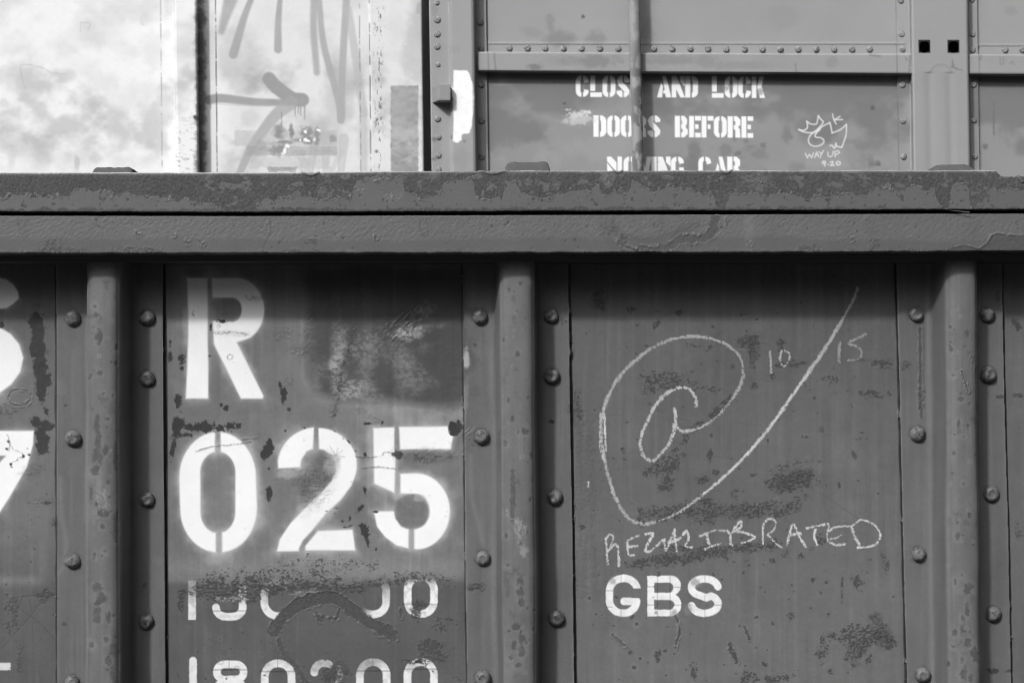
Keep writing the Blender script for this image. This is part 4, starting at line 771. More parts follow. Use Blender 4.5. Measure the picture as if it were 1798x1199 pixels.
# the stencilled notice
SWB = 9.0
def letter(ch, x, y, w=22.5, h=37.5):
    S = SWB; i = S / 2; x1 = x + w; y1 = y + h; cx = x + w / 2; r = w * .44
    P, Hh = [], []
    def bar(a, b, c, d): P.append([(a, b), (c, b), (c, d), (a, d)])
    def ring(x0, y0, x2, y2, rr): return arc(x0 + rr, y0 + rr, rr, rr, 180, 270, 6) + arc(x2 - rr, y0 + rr, rr, rr, 270, 360, 6) + arc(x2 - rr, y2 - rr, rr, rr, 0, 90, 6) + arc(x0 + rr, y2 - rr, rr, rr, 90, 180, 6)
    def vgap(xx, g=1.5): Hh.append([(xx - g, y - 3), (xx + g, y - 3), (xx + g, y1 + 3), (xx - g, y1 + 3)])
    if ch in 'OCG':
        P.append(ring(x, y, x1, y1, r)); Hh.append(ring(x + S * .9, y + S * .8, x1 - S * .9, y1 - S * .8, 3)); vgap(cx)
        if ch == 'C': Hh.append([(x1 - S, y + h * .36), (x1 + 2, y + h * .30), (x1 + 2, y + h * .70), (x1 - S, y + h * .64)])
        if ch == 'G': Hh.append([(x1 - S, y + h * .34), (x1 + 2, y + h * .30), (x1 + 2, y + h * .50), (x1 - S, y + h * .50)])
    elif ch == 'D':
        bar(x, y, x + S, y1); P.append([(x + S + 2.6, y)] + arc(x1 - r, y + r, r, r, -90, 0, 6) + arc(x1 - r, y1 - r, r, r, 0, 90, 6) + [(x + S + 2.6, y1), (x + S + 2.6, y1 - 7), (x1 - S, y1 - 11), (x1 - S, y + 11), (x + S + 2.6, y + 7)])
    elif ch == 'L': bar(x, y, x + S - .5, y1 - 10.5); bar(x, y1 - 8, x1 - 2, y1)
    elif ch == 'E': bar(x, y, x + S - .5, y1); [bar(x + S + 1.4, a, b, a + 8) for a, b in ((y, x1 - 2), (y + h / 2 - 4, x1 - 6), (y1 - 8, x1 - 2))]
    elif ch == 'F': bar(x, y, x + S - .5, y1); [bar(x + S + 1.4, a, b, a + 8) for a, b in ((y, x1 - 2), (y + h / 2 - 4, x1 - 7))]
    elif ch == 'I': bar(x, y, x + S, y1)
    elif ch == 'B':
        bar(x, y, x + S, y1); P.append([(x + S + 2, y), (x1 - 6, y), (x1 - 1, y + 6), (x1 - 1, y + 13), (x1 - 4, y + h / 2), (x1, y + h / 2 + 6), (x1, y1 - 6), (x1 - 6, y1), (x + S + 2, y1), (x + S + 2, y1 - 8), (x1 - S, y1 - 9), (x1 - S, y + h / 2 + 5), (x + S + 2, y + h / 2 + 3), (x + S + 2, y + h / 2 - 3), (x1 - S - 1, y + h / 2 - 5), (x1 - S - 1, y + 9), (x + S + 2, y + 8)])
    elif ch == 'R':
        bar(x, y, x + S, y1); P.append([(x + S + 2, y), (x1 - 6, y), (x1, y + 6), (x1, y + 15), (x1 - 4, y + 19), (x1 - 1, y + 23), (x1, y1), (x1 - S, y1), (x1 - S, y + 25), (x + S + 2, y + 22), (x + S + 2, y + 16), (x1 - S, y + 15), (x1 - S, y + 9), (x + S + 2, y + 8)])
    elif ch == 'S':
        P.append([(x, y + 8), (x + 5, y + 1), (cx, y - .5), (x1 - 6, y), (x1, y + 6), (x1, y + 11), (x1 - 8, y + 12), (cx + 1, y + 8), (x + 9, y + 10), (x1 - 4, y + 20), (x1, y + 26), (x1 - 1, y1 - 5), (x1 - 7, y1), (x + 6, y1), (x, y1 - 6), (x, y1 - 11), (x + 8, y1 - 12), (cx, y1 - 7), (x1 - 9, y1 - 9), (x + 3, y + 17)]); Hh.append([(cx - 1, y - 3), (cx + 1.4, y - 3), (cx + 1.4, y + 9), (cx - 1, y + 9)]); Hh.append([(cx - 1.4, y1 - 9), (cx + 1, y1 - 9), (cx + 1, y1 + 3), (cx - 1.4, y1 + 3)])
    elif ch == 'A':
        P.append([(x + 7.5, y), (x1 - 8, y), (x1 + 1, y1), (x1 - 8, y1), (x1 - 10, y1 - 7), (cx - 2, y1 - 7), (cx - 1.5, y1 - 12), (cx + 1, y1 - 13)]); P.append([(x + 6, y + 11), (x + 9, y + 18), (x + 7.5, y1), (x - 1.5, y1)])
    elif ch == 'N':
        bar(x, y + 10, x + 8, y1); P.append([(x, y), (x + 8.5, y), (x1, y1 - 1), (x1, y1), (x1 - 7.5, y1), (x, y + 7)]); P.append([(x1 - 8, y), (x1, y), (x1, y1 - 20), (x1 - 8, y + 10)])
    elif ch == 'K': bar(x, y, x + S - 1, y1); P.append([(x1 - 9, y), (x1 - 1, y), (x + 17, y + 17), (x1 + 1, y1), (x1 - 8, y1), (x + 9.5, y + 19)])
    elif ch == 'M':
        P.append([(x, y), (x + 7, y), (x + 16.5, y + 10), (x + 16.5, y + 27), (x, y + 8)]); P.append([(x, y + 11), (x + 11, y + 25), (x + 11, y1), (x, y1)]); bar(x + 18.2, y, x + 26, y1)
    elif ch == 'V': P.append([(x - 4, y), (x + 4, y), (x + 11, y + 20), (x1 - 9, y), (x1, y), (cx + 3, y1), (cx - 5, y1)])
    spray(B, P, .84, .6, .0, 3, holes=Hh, seed=700 + int(x) % 60)
for ch, x in (('C', 1011), ('L', 1036.5), ('O', 1058), ('S', 1083), ('E', 1107), ('A', 1155), ('N', 1179.5), ('D', 1203), ('L', 1250), ('O', 1272.5), ('C', 1296), ('K', 1320)): letter(ch, x, 133 + .0065 * (x - 1011))
for ch, x in (('D', 1042), ('O', 1066), ('O', 1090), ('R', 1112), ('S', 1137), ('B', 1185), ('E', 1210), ('F', 1232), ('O', 1253.5), ('R', 1277.5), ('E', 1302)): letter(ch, x, 203 + .0065 * (x - 1040))
letter('M', 1066, 275.3, 26); letter('O', 1095, 275.5)
for ch, x in (('V', 1122), ('N', 1155), ('G', 1178), ('C', 1226), ('A', 1254), ('R', 1277)): letter(ch, x, 275.6)
letter('I', 1144, 275.6)
for x, y, r in ((1275, 155, 5), (1283, 150, 4), (1335, 162, 6)): cloud(B, x, y, r, r, .25, .7, cell=4)
for x, y, rx, ry, a, op in ((1015, 202, 16, 5, .7, .7), (1018, 211, 22, 7, .6, .6), (1000, 213, 10, 4, .5, .5), (998, 193, 6, 1.5, .7, .7), (1030, 197, 9, 3, .7, .8)):
    cloud(B, x, y, rx, ry, a, op, cell=4.5, rag=1.3)
# chalk crown sign and date
M4 = lambda q: [(1250 + x / 3.281, y / 3.281) for x, y in q]
def pen(q, w=2.4, seed=1, sm=True):
    q = M4(q); q = smooth_line(q, 5) if sm and len(q) > 2 else q
    wn_ = B.win(*bbox(q, 5)); d, t = line_d(wn_[1], wn_[2], q); m = sstep(w * .75, w * .15, d) * (.75 + .4 * fbm(wn_[1], wn_[2], seed, 4)); B.mix(wn_[0], np.clip(m, 0, .92), .68)
pen([(500, 748), (530, 752), (550, 735), (546, 700)], seed=1); pen([(546, 700), (570, 716), (600, 716), (607, 700), (613, 668)], seed=2); pen([(613, 668), (628, 690), (640, 708), (600, 755)], seed=3); pen([(500, 748), (530, 762), (580, 765), (625, 742)], seed=4); pen([(590, 760), (640, 728), (680, 708)], seed=5); pen([(680, 708), (687, 740), (692, 768)], seed=6); pen([(692, 768), (740, 748), (775, 718)], seed=7); pen([(775, 718), (772, 780), (748, 850)], seed=8); pen([(748, 850), (720, 845), (714, 826)], seed=9, sm=False); pen([(714, 826), (706, 856), (692, 838), (680, 842)], seed=10)
pen([(612, 755), (572, 775), (555, 812), (575, 840), (615, 842), (645, 820), (632, 797), (596, 790), (600, 770), (622, 748)], seed=11); pen([(695, 658), (702, 690), (716, 716)], 2.2, 12); pen([(738, 672), (705, 692), (752, 690)], 2.2, 13, False)
for q in ([(538, 885), (550, 910), (562, 890), (574, 910), (586, 880)], [(592, 908), (604, 876), (616, 906)], [(596, 896), (612, 894)], [(618, 874), (630, 890), (643, 868)], [(630, 890), (624, 908)], [(668, 878), (668, 898), (682, 906), (695, 896), (698, 872)], [(710, 905), (708, 875)], [(708, 875), (728, 868), (736, 880), (714, 893)]): pen(q, 2.0, 20, False)
for q in ([(655, 932), (640, 930), (637, 942), (652, 944), (655, 932), (650, 958)], [(670, 948), (671, 949)], [(682, 936), (696, 930), (698, 940), (682, 955), (706, 953)], [(725, 930), (716, 938), (722, 952), (738, 948), (740, 935), (725, 930)]): pen(q, 2.3, 21, False)
for q in ([(1660, 325), (1662, 372)], [(1680, 330), (1680, 370), (1668, 372)], [(1715, 370), (1730, 355), (1742, 375)]):
    q = M4(q); w = B.win(*bbox(q, 5)); d, t = line_d(w[1], w[2], q); B.mix(w[0], .5 * sstep(2, .5, d), .17)
# door jamb: pale triangles, big white brush mark
blob = [(640 + x / 3.868, y / 3.868) for x, y in ((605, 478), (650, 480), (700, 482), (718, 520), (738, 580), (745, 660), (740, 760), (728, 850), (715, 905), (690, 908), (662, 915), (657, 950), (630, 972), (602, 962), (605, 800), (602, 660), (578, 668), (580, 585), (602, 600))]
crisp(B, [blob], .84, wear=0, seed=740, edge=.8)
for x, y, rx, ry, a, op in ((763, 20, 6, 10, .23, .6), (770, 115, 14, 60, .27, .5), (768, 260, 8, 40, .25, .6), (810, 275, 14, 20, .25, .5), (800, 88, 8, 8, .26, .5), (762, 245, 4, 4, .12, .7), (762, 280, 4, 3, .12, .7), (767, 152, 6, 8, .25, .6), (815, 248, 3, 3, .15, .7), (793, 240, 2, 3, .12, .7)): cloud(B, x, y, rx, ry, a, op, cell=max(4, rx))
# lap line above the belt rail, rail marks, post creases
for x0, x1, yy in ((857, 1590, 75), (1717, 1940, 78)):
    w = B.win(x0, yy - 4, x1, yy + 4); s2, x2, y2 = w; B.mix(s2, .4 * sstep(1.3, .3, np.abs(y2 - yy + .0 * x2)) * (.4 + fbm(x2, y2, 750, 30)), .13); B.H[s2] += 3 * sstep(-1, 1, y2 - yy)
for xx in (855.5, 1573, 1717.5):
    w = B.win(xx - 4, -140, xx + 12, 460); s2, x2, y2 = w; q = xx + .018 * y2; B.mix(s2, .6 * sstep(1.2, .3, np.abs(x2 - q)), .1)
for q in ([(868, 95), (870, 122)], [(1397, 112), (1398, 126)], [(1598, 97), (1597, 128)], [(1590, 100), (1592, 106)], [(1723, 97), (1722, 106)], [(1527, 97), (1545, 99)], [(1670, 118), (1690, 124)], [(1672, 106), (1674, 116)]):
    w = B.win(*bbox(q, 5)); d, t = line_d(w[1], w[2], q); B.mix(w[0], .55 * sstep(2.4, .4, d + 3 * (fbm(w[1], w[2], 751, 4) - .5)), .12)
q = [(1631, 128), (1640, 116), (1652, 113), (1664, 117), (1672, 128)]; w = B.win(*bbox(q, 6)); d, t = line_d(w[1], w[2], smooth_line(q)); m = sstep(3.5, .5, d); B.mix(w[0], .3 * m, .2); B.H[w[0]] += .8 * m
w = B.win(1620, 128, 1680, 460); s2, x2, y2 = w
for xc in (1631, 1667):
    k = np.exp(-((x2 - xc - .02 * (y2 - 130)) / 7) ** 2); B.H[s2] -= 3 * k; B.mix(s2, .25 * k, .24)  # creases pressed in, their shade also painted into the albedo
# tall rod: worn, blotchy
w = B.win(1092, -140, 1136, 460); s2, x2, y2 = w
B_ROD = sstep(.42, .56, fbm(x2, y2, 760, 8, 16, octs=4)) * sstep(1104, 1118, x2 - .014 * (y2 - 150) + 2) * (.35 + .65 * sstep(40, 140, y2))
ROD = Sheet(1092, -140, 1136, 460, .30, 3); ROD.A = (.285 * (.9 + .2 * fbm(x2, y2, 761, 4, 40)) * (1 - B_ROD * .55)).astype(np.float32)
B.A = np.clip(B.A, .02, .85)

for a_, c_, d_, e_ in HOLES_PX:
    w = B.win(a_ - 1, c_ - 1, d_ + 1, e_ + 1); B.A[w[0]] = .02  # shade inside the post holes painted black on the panel behind
for y, ry in ((-10, 20), (35, 16), (80, 26), (112, 14), (150, 30), (205, 22), (260, 34), (300, 20)):
    cloud(B, 352, y, 9, ry, .12, .75, cell=9)

# ------------------------------------------------------------------ materials
def paint_material(name, spec=0.35, grain=0.10, scale=700.0, bump=0.06, rough=None):
    m = bpy.data.materials.new(name); m.use_nodes = True
    nt = m.node_tree; b = nt.nodes['Principled BSDF']
    at = nt.nodes.new('ShaderNodeAttribute'); at.attribute_name = 'alb'
    tc = nt.nodes.new('ShaderNodeTexCoord')
    nz = nt.nodes.new('ShaderNodeTexNoise'); nz.inputs['Scale'].default_value = scale; nz.inputs['Detail'].default_value = 3.0
    nt.links.new(tc.outputs['Object'], nz.inputs['Vector'])
    mr = nt.nodes.new('ShaderNodeMapRange'); mr.inputs[1].default_value = 0.25; mr.inputs[2].default_value = 0.75
    mr.inputs[3].default_value = 1 - grain; mr.inputs[4].default_value = 1 + grain
    nt.links.new(nz.outputs[0], mr.inputs[0])
    mu = nt.nodes.new('ShaderNodeMath'); mu.operation = 'MULTIPLY'
    nt.links.new(at.outputs['Fac'], mu.inputs[0]); nt.links.new(mr.outputs[0], mu.inputs[1])
    cl = nt.nodes.new('ShaderNodeMath'); cl.operation = 'MINIMUM'; cl.inputs[1].default_value = 0.88
    nt.links.new(mu.outputs[0], cl.inputs[0])
    cc = nt.nodes.new('ShaderNodeCombineColor')
    for k in range(3): nt.links.new(cl.outputs[0], cc.inputs[k])
    nt.links.new(cc.outputs[0], b.inputs['Base Color'])
    ar = nt.nodes.new('ShaderNodeAttribute'); ar.attribute_name = 'rgh'
    nt.links.new(ar.outputs['Fac'], b.inputs['Roughness'])
    b.inputs['Specular IOR Level'].default_value = spec
    bp = nt.nodes.new('ShaderNodeBump'); bp.inputs['Strength'].default_value = bump; bp.inputs['Distance'].default_value = 0.001
    nt.links.new(nz.outputs[0], bp.inputs['Height']); nt.links.new(bp.outputs[0], b.inputs['Normal'])
    return m

M_CAR = paint_material('weathered dark paint', .30, .08, 620, .10)
M_CHORD = paint_material('rusted chord paint', .28, .14, 700, .14)
M_BOX = paint_material('faded box car paint', .22, .05, 260, .03)
M_GROUND = bpy.data.materials.new('gravel'); M_GROUND.use_nodes = True
_b = M_GROUND.node_tree.nodes['Principled BSDF']; _n = M_GROUND.node_tree.nodes.new('ShaderNodeTexVoronoi'); _n.inputs['Scale'].default_value = 22
_r = M_GROUND.node_tree.nodes.new('ShaderNodeMapRange'); _r.inputs[3].default_value = .01; _r.inputs[4].default_value = .03
_t = M_GROUND.node_tree.nodes.new('ShaderNodeTexCoord'); M_GROUND.node_tree.links.new(_t.outputs['Object'], _n.inputs['Vector'])
M_GROUND.node_tree.links.new(_n.outputs['Distance'], _r.inputs[0]); M_GROUND.node_tree.links.new(_r.outputs[0], _b.inputs['Base Color']); _b.inputs['Roughness'].default_value = .95

# ------------------------------------------------------------------ mesh helpers
COL = sc.collection
def link(name, me, mat, parent):
    o = bpy.data.objects.new(name, me); COL.objects.link(o)
    if mat: me.materials.append(mat)
    if parent is not None:
        o.parent = parent; o.matrix_parent_inverse = Matrix.Translation(-parent_loc(parent))
    return o
def parent_loc(p):
    """parts keep world coordinates: only an Empty at a thing's base has an offset to undo"""
    return Vector(p.location) if p.type == 'EMPTY' else Vector((0, 0, 0))

def set_attrs(me, alb, rgh):
    for nm, a in (('alb', alb), ('rgh', rgh)):
        at = me.attributes.new(nm, 'FLOAT', 'POINT'); at.data.foreach_set('value', np.ascontiguousarray(a, np.float32).ravel())

def grid_mesh(name, P, mat, parent, sheet=None, base=.11, rough=.6, relief=1.0, keep=None, extra=None):
    """P[v, u, 3], u to the right and v downwards on the outward side; relief from the paint sheet moves it outwards"""
    ny, nx = P.shape[:2]
    if sheet is not None:
        u, v = proj(P)
        alb = sheet.sample('A', u, v); rg = sheet.sample('G', u, v)
        if relief:
            h = sheet.sample('H', u, v) * 0.001 * relief
            nrm = -np.cross(np.gradient(P, axis=1), np.gradient(P, axis=0)); nrm /= np.linalg.norm(nrm, axis=2, keepdims=True) + 1e-12
            P = P + nrm * h[..., None]
    else:
        alb = np.full((ny, nx), base, np.float32); rg = np.full((ny, nx), rough, np.float32)
    idx = np.arange(ny * nx, dtype=np.int32).reshape(ny, nx)
    q = np.stack([idx[:-1, :-1], idx[1:, :-1], idx[1:, 1:], idx[:-1, 1:]], -1)
    if keep is not None: q = q[keep]
    q = q.reshape(-1, 4)
    me = bpy.data.meshes.new(name)
    me.vertices.add(ny * nx); me.vertices.foreach_set('co', np.ascontiguousarray(P, np.float32).ravel())
    me.loops.add(q.size); me.loops.foreach_set('vertex_index', q.ravel())
    me.polygons.add(len(q)); me.polygons.foreach_set('loop_start', np.arange(0, q.size, 4, dtype=np.int32))
    try: me.polygons.foreach_set('loop_total', np.full(len(q), 4, np.int32))
    except Exception: pass
    me.update(calc_edges=True)
    me.shade_smooth()
    set_attrs(me, alb, rg)
    return link(name, me, mat, parent)

def lathe_mesh(name, prof, n, base, rough=.55, wob=0.0, seed=0):
    """prof: (radius, height) from rim to crown, axis pointing to -y"""
    rg = random.Random(seed); vs, fs = [], []
    for r, h in prof[:-1]:
        for k in range(n):
            a = 2 * math.pi * k / n; rr = r * (1 + wob * math.sin(2 * a + seed) + wob * .6 * math.sin(3 * a + 2 * seed))
            vs.append((rr * math.cos(a), -h, rr * math.sin(a)))
    vs.append((0, -prof[-1][1], 0))
    kx, kz, ka = rg.uniform(20, 60), rg.uniform(20, 60), rg.uniform(0, 6)
    vs = [(x * (1 + .05 * math.sin(kx * z * 2 + ka)), y * (1 + .10 * math.sin(kx * x * 3 + ka) * math.cos(kz * z * 3) + .06 * math.sin(160 * x + 230 * z + ka)) if y < -.002 else y, z) for x, y, z in vs]
    m = len(prof) - 1
    for i in range(m - 1):
        for k in range(n): fs.append((i * n + k, i * n + (k + 1) % n, (i + 1) * n + (k + 1) % n, (i + 1) * n + k))
    for k in range(n): fs.append(((m - 1) * n + k, (m - 1) * n + (k + 1) % n, m * n))
    me = bpy.data.meshes.new(name); me.from_pydata(vs, [], fs); me.shade_smooth()
    c = np.array([v[:] for v in vs]); alb = np.full(len(vs), base, np.float32)
    k = np.clip(c[:, 2] / max(prof[0][0], 1e-6), -1, 1); rr = np.hypot(c[:, 0], c[:, 2]) / prof[0][0]
    alb *= np.where(fbm(c[:, 0] * 1000 + 90 * seed, c[:, 2] * 1000 + 40 * seed, 900 + seed, 7, octs=3) > .60, .55, 1.05).astype(np.float32) * (.85 + .3 * fbm(c[:, 0] * 1000, c[:, 2] * 1000, 930 + seed, 5)).astype(np.float32)
    set_attrs(me, alb, np.full(len(vs), rough, np.float32))
    return me

def thing(name, label, cat, loc):
    o = bpy.data.objects.new(name, None); COL.objects.link(o); o.location = loc; o.empty_display_size = .2
    o['label'] = label; o['category'] = cat
    return o

def box_mesh(name, x0, x1, y0, y1, z0, z1, bev, mat, parent, base, rough=.6):
    import bmesh
    bm = bmesh.new(); bmesh.ops.create_cube(bm, size=1)
    for v in bm.verts: v.co = Vector(((x0 + x1) / 2 + v.co.x * (x1 - x0), (y0 + y1) / 2 + v.co.y * (y1 - y0), (z0 + z1) / 2 + v.co.z * (z1 - z0)))
    bmesh.ops.bevel(bm, geom=bm.edges[:], offset=bev, segments=3, affect='EDGES', profile=.6)
    me = bpy.data.meshes.new(name); bm.to_mesh(me); bm.free()
    me.shade_smooth()
    set_attrs(me, np.full(len(me.vertices), base, np.float32), np.full(len(me.vertices), rough, np.float32))
    return link(name, me, mat, parent)

def bez(a, b, c, n):
    t = np.linspace(0, 1, n)[None, :, None]
    return a[:, None] * (1 - t) ** 2 + 2 * b[:, None] * t * (1 - t) + c[:, None] * t ** 2
def seg(a, b, n):
    t = np.linspace(0, 1, n)[None, :, None]
    return a[:, None] * (1 - t) + b[:, None] * t

# ------------------------------------------------------------------ ground
gm = bpy.data.meshes.new('ground'); gm.from_pydata([(-300, -300, 0), (300, -300, 0), (300, 300, 0), (-300, 300, 0)], [], [(0, 1, 2, 3)])
gr = link('ground', gm, M_GROUND, None); gr['kind'] = 'structure'

# ------------------------------------------------------------------ near car
car = thing('gondola_car', 'dark weathered gondola freight car in front, riveted posts, big white stencilled numbers and chalk writing', 'freight car', (0, 0, 0))
STEP = 0.0014
ZT, ZB = unproj(900, 432, 0)[2], 0.93
def zrows(zt, zb):
    fine = np.arange(zt, 1.06, -STEP)
    return np.concatenate([fine, np.linspace(1.055, zb, 8)])
ZR = zrows(ZT, ZB)
post_mid = [unproj(u, 800, -.09)[0] for u in (181, 911, 1693)]
panel_x = [unproj(-70, 800, 0)[0]] + post_mid + [unproj(1870, 800, 0)[0]]
PL = ['panel beside the 7, white curved paint at its left edge', 'panel stencilled with R and 025 over faded small numbers', 'panel with a chalk loop and stencilled GBS', 'plain dark panel at the edge']
for k in range(4):
    xs = np.arange(panel_x[k], panel_x[k + 1], STEP); xs = np.append(xs, panel_x[k + 1])
    XX, ZZ = np.meshgrid(xs, ZR)
    o = grid_mesh('side_panel', np.stack([XX, np.zeros_like(XX), ZZ], -1), M_CAR, car, F)
    if k < 3: o['label'] = PL[k]

# side posts: pressed hat section, six edges measured at v = 480 and 1190
EDG = [  # flange left, front left, front right, flange right
    ((98, 100), (152, 153.5), (209, 210.5), (287, 291)),
    ((811.5, 819.5), (877.3, 884.6), (938.4, 944), (999, 1010)),
    ((1573.5, 1591.5), (1662.5, 1668), (1717, 1724.5), (1760.5, 1777)),
]
def edge_world(e, Y, z):
    a = unproj(e[0], 480, Y); b = unproj(e[1], 1190, Y)
    return a[0] + (b[0] - a[0]) * (z - a[2]) / (b[2] - a[2])
FL, FR, DX = -.010, -.090, .012
PZ = zrows(unproj(900, 436, FL)[2], ZB)
def make_post(E):
    z = PZ
    fl = edge_world(E[0], FL, z); a = edge_world(E[1], FR, z); b = edge_world(E[2], FR, z); fr = edge_world(E[3], FL, z)
    V = lambda x, y: np.stack([x, np.full_like(z, y), z], -1)
    P0, P1, P2, P3, P4, P5 = V(fl, FL), V(a - DX, FL), V(a, FR), V(b, FR), V(b + DX, FL), V(fr, FL)
    def toward(p, q, d):
        w = q - p; return p + w / np.linalg.norm(w, axis=1, keepdims=True) * d
    d1, d2 = .014, .019
    parts = [seg(V(fl, 0.001), V(fl, FL + .0015), 5), seg(V(fl + .0015, FL), toward(P1, P0, d1), 34),
             bez(toward(P1, P0, d1), P1, toward(P1, P2, d1), 12)[:, 1:], seg(toward(P1, P2, d1), toward(P2, P1, d2), 34)[:, 1:],
             bez(toward(P2, P1, d2), P2, toward(P2, P3, d2), 14)[:, 1:], seg(toward(P2, P3, d2), toward(P3, P2, d2), 34)[:, 1:],
             bez(toward(P3, P2, d2), P3, toward(P3, P4, d2), 14)[:, 1:], seg(toward(P3, P4, d2), toward(P4, P3, d1), 34)[:, 1:],
             bez(toward(P4, P3, d1), P4, toward(P4, P5, d1), 12)[:, 1:], seg(toward(P4, P5, d1), V(fr - .0015, FL), 34)[:, 1:], seg(V(fr, FL + .0015), V(fr, 0.001), 5)]
    P = np.concatenate(parts, 1)
    mid = ((a + b) / 2)[:, None]; hw = ((b - a) / 2)[:, None]
    crown = np.clip(1 - ((P[..., 0] - mid) / hw) ** 2, 0, 1) * (P[..., 1] < FR + .004)
    P[..., 1] -= .006 * crown
    return grid_mesh('side_post', P, M_CAR, car, F)
posts = [make_post(E) for E in EDG]
posts[0]['label'] = 'post with long peeled rust marks down its face'
RIV = RIVETS_PX
RP = [(17.2, 0), (17.5, 1.2), (17.1, 3.6), (15.9, 6.6), (13.6, 9.6), (11.0, 11.8), (9.2, 12.9), (8.2, 13.1), (7.2, 12.9), (4.0, 12.5), (0, 12.4)]
riv_me = [lathe_mesh('rivet', [(r / 1000, h / 1000) for r, h in RP], 56, .118, .5, .02, s) for s in range(7)]
for me in riv_me: me.materials.append(M_CAR)
rr = random.Random(9)
def put(me, name, u, v, Y, parent, sc_=1.0):
    p = unproj(u, v, Y); o = bpy.data.objects.new(name, me); COL.objects.link(o); o.parent = parent
    o.location = p; o.rotation_euler = (rr.uniform(-.05, .05), rr.uniform(0, 6.28), rr.uniform(-.05, .05)); o.scale = (sc_, sc_ * rr.uniform(.9, 1.08), sc_)
    return o
for p, L in zip(posts, RIV):
    for u, v in L: put(rr.choice(riv_me), 'rivet', u, v, FL + .0003, p, rr.uniform(.93, 1.05))

# the same posts and plain panels carry on out of the picture
def extend(src, dx):
    c = src.copy(); COL.objects.link(c); c.location.x += dx
    if 'label' in c: del c['label']
    for ch in list(src.children):
        d = ch.copy(); COL.objects.link(d); d.parent = c
    return c
for src, dx in ((posts[1], post_mid[0] - .95 - post_mid[1]), (posts[1], post_mid[2] + .96 - post_mid[1]), (posts[1], post_mid[0] - 1.88 - post_mid[1]), (posts[1], post_mid[2] + 1.92 - post_mid[1])): extend(src, dx)
for x0, x1 in ((-4.2, panel_x[0]), (panel_x[-1], 4.2)):
    XX, ZZ = np.meshgrid(np.linspace(x0, x1, 120), np.linspace(ZT, ZB, 50))
    grid_mesh('side_panel', np.stack([XX, np.zeros_like(XX), ZZ], -1), M_CAR, car, None, .115)

# top chord
XC = np.concatenate([np.arange(-4.2, -1.22, .02), np.arange(-1.22, 1.30, STEP), np.arange(1.30, 4.21, .02)])
def zline(pts, Y):
    P = np.array([unproj(u, v, Y) for u, v in pts]); z = np.interp(XC, P[:, 0], P[:, 2])
    s0 = (P[-1, 2] - P[0, 2]) / (P[-1, 0] - P[0, 0])
    z = np.where(XC < P[0, 0], P[0, 2] + (XC - P[0, 0]) * s0, z); z = np.where(XC > P[-1, 0], P[-1, 2] + (XC - P[-1, 0]) * s0, z)
    return z
YU, YL = -.154, -.1455
zt = zline([(0, 302.5), (250, 302.8), (450, 302.6), (640, 301), (900, 299.6), (1350, 299), (1798, 298.4)], YU)
zt = zt + .0016 * (fbm(XC * 1000, XC * 0, 800, 60, octs=4, gain=.6) - .5) * 2
zt -= .013 * sstep(1.098, 1.115, XC) * (XC < 1.6)
zb = zline([(0, 372), (450, 373), (900, 371), (1350, 369.6), (1798, 368)], YU)
zt2 = zline([(0, 378.5), (450, 379), (900, 377.5), (1350, 376), (1798, 374.5)], YL)
zb2 = zline([(0, 445), (450, 444.5), (900, 443.6), (1350, 443), (1798, 441)], YL)
wob = .0022 * (fbm(XC * 1000, XC * 0, 801, 35, octs=3) - .5) * 2; zb2 = zb2 + wob * .6; zb = zb + .0008 * (fbm(XC * 1000, XC * 0, 802, 28, octs=3) - .5) * 2
def row(y, z): return np.stack([XC, np.full_like(XC, y), z], -1)
def member(name, yf, ztop, zbot, yback_t, yback_b, nf, r=.004, lab=None):
    R = [row(y, ztop) for y in np.linspace(yback_t, yf + r, 10)]
    R += [row(yf + r - r * math.sin(a), ztop - r + r * math.cos(a)) for a in np.linspace(.3, 1.57, 5)]
    R += [row(yf, ztop - r + (zbot + .002 - ztop + r) * t) for t in np.linspace(0, 1, nf)[1:]]
    R += [row(yf + .0008, zbot + .0006), row(yf + .002, zbot)]
    R += [row(y, zbot) for y in np.linspace(yf + .004, yback_b, 8)]
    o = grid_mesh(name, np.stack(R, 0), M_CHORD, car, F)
    if lab: o['label'] = lab
    return o
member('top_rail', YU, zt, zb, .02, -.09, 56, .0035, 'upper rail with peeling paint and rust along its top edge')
member('chord_channel', YL, zt2, zb2, -.08, -.02, 46, .003, 'smoother lower channel with scabbed bottom edge')
zl = zline([(0, 459), (900, 458), (1798, 457)], -.098); zu = zline([(0, 330), (1798, 330)], -.098)
Rw = [row(-.098, zu + (zl - zu) * t) for t in np.linspace(0, 1, 12)] + [row(y, zl) for y in np.linspace(-.095, .0, 6)]
grid_mesh('chord_web', np.stack(Rw, 0), M_CHORD, car, None, .07)

# flat lugs welded on top of the chord
def lug(u0, u1, v_base, hpx, sl, n, seed):
    a = unproj(u0, v_base, YU); b = unproj(u1, v_base, YU); w = b[0] - a[0]; zc = np.interp((a[0] + b[0]) / 2, XC, zt); h = hpx * .00125 * .96 + .001
    nx, nyy = 90, 40
    s = np.linspace(0, 1, nx); t = np.linspace(0, 1, nyy); S, TT = np.meshgrid(s, t)
    prof = np.clip(np.minimum(S / sl[0], (1 - S) / sl[1]), 0, 1); prof = 1 - (1 - prof) ** n
    dep = np.clip(np.minimum((1 - TT) / .10, TT / .1), 0, 1); dep = 1 - (1 - dep) ** 3
    nz = (fbm(S * 100, TT * 60, seed, 22, octs=3) - .5)
    Z = zc - .002 + (h + .002) * prof * dep * (1 + .35 * nz) + .0008 * (fbm(S * 100, TT * 60, seed + 1, 2.2) - .5)
    Y_ = np.where(prof > 0, -.02 - TT * .127 - .002 * nz, -.02 - TT * .127)
    P = np.stack([a[0] + S * w, Y_, Z], -1)
    return grid_mesh('chord_lug', P, M_CHORD, car, None, .088, .8)
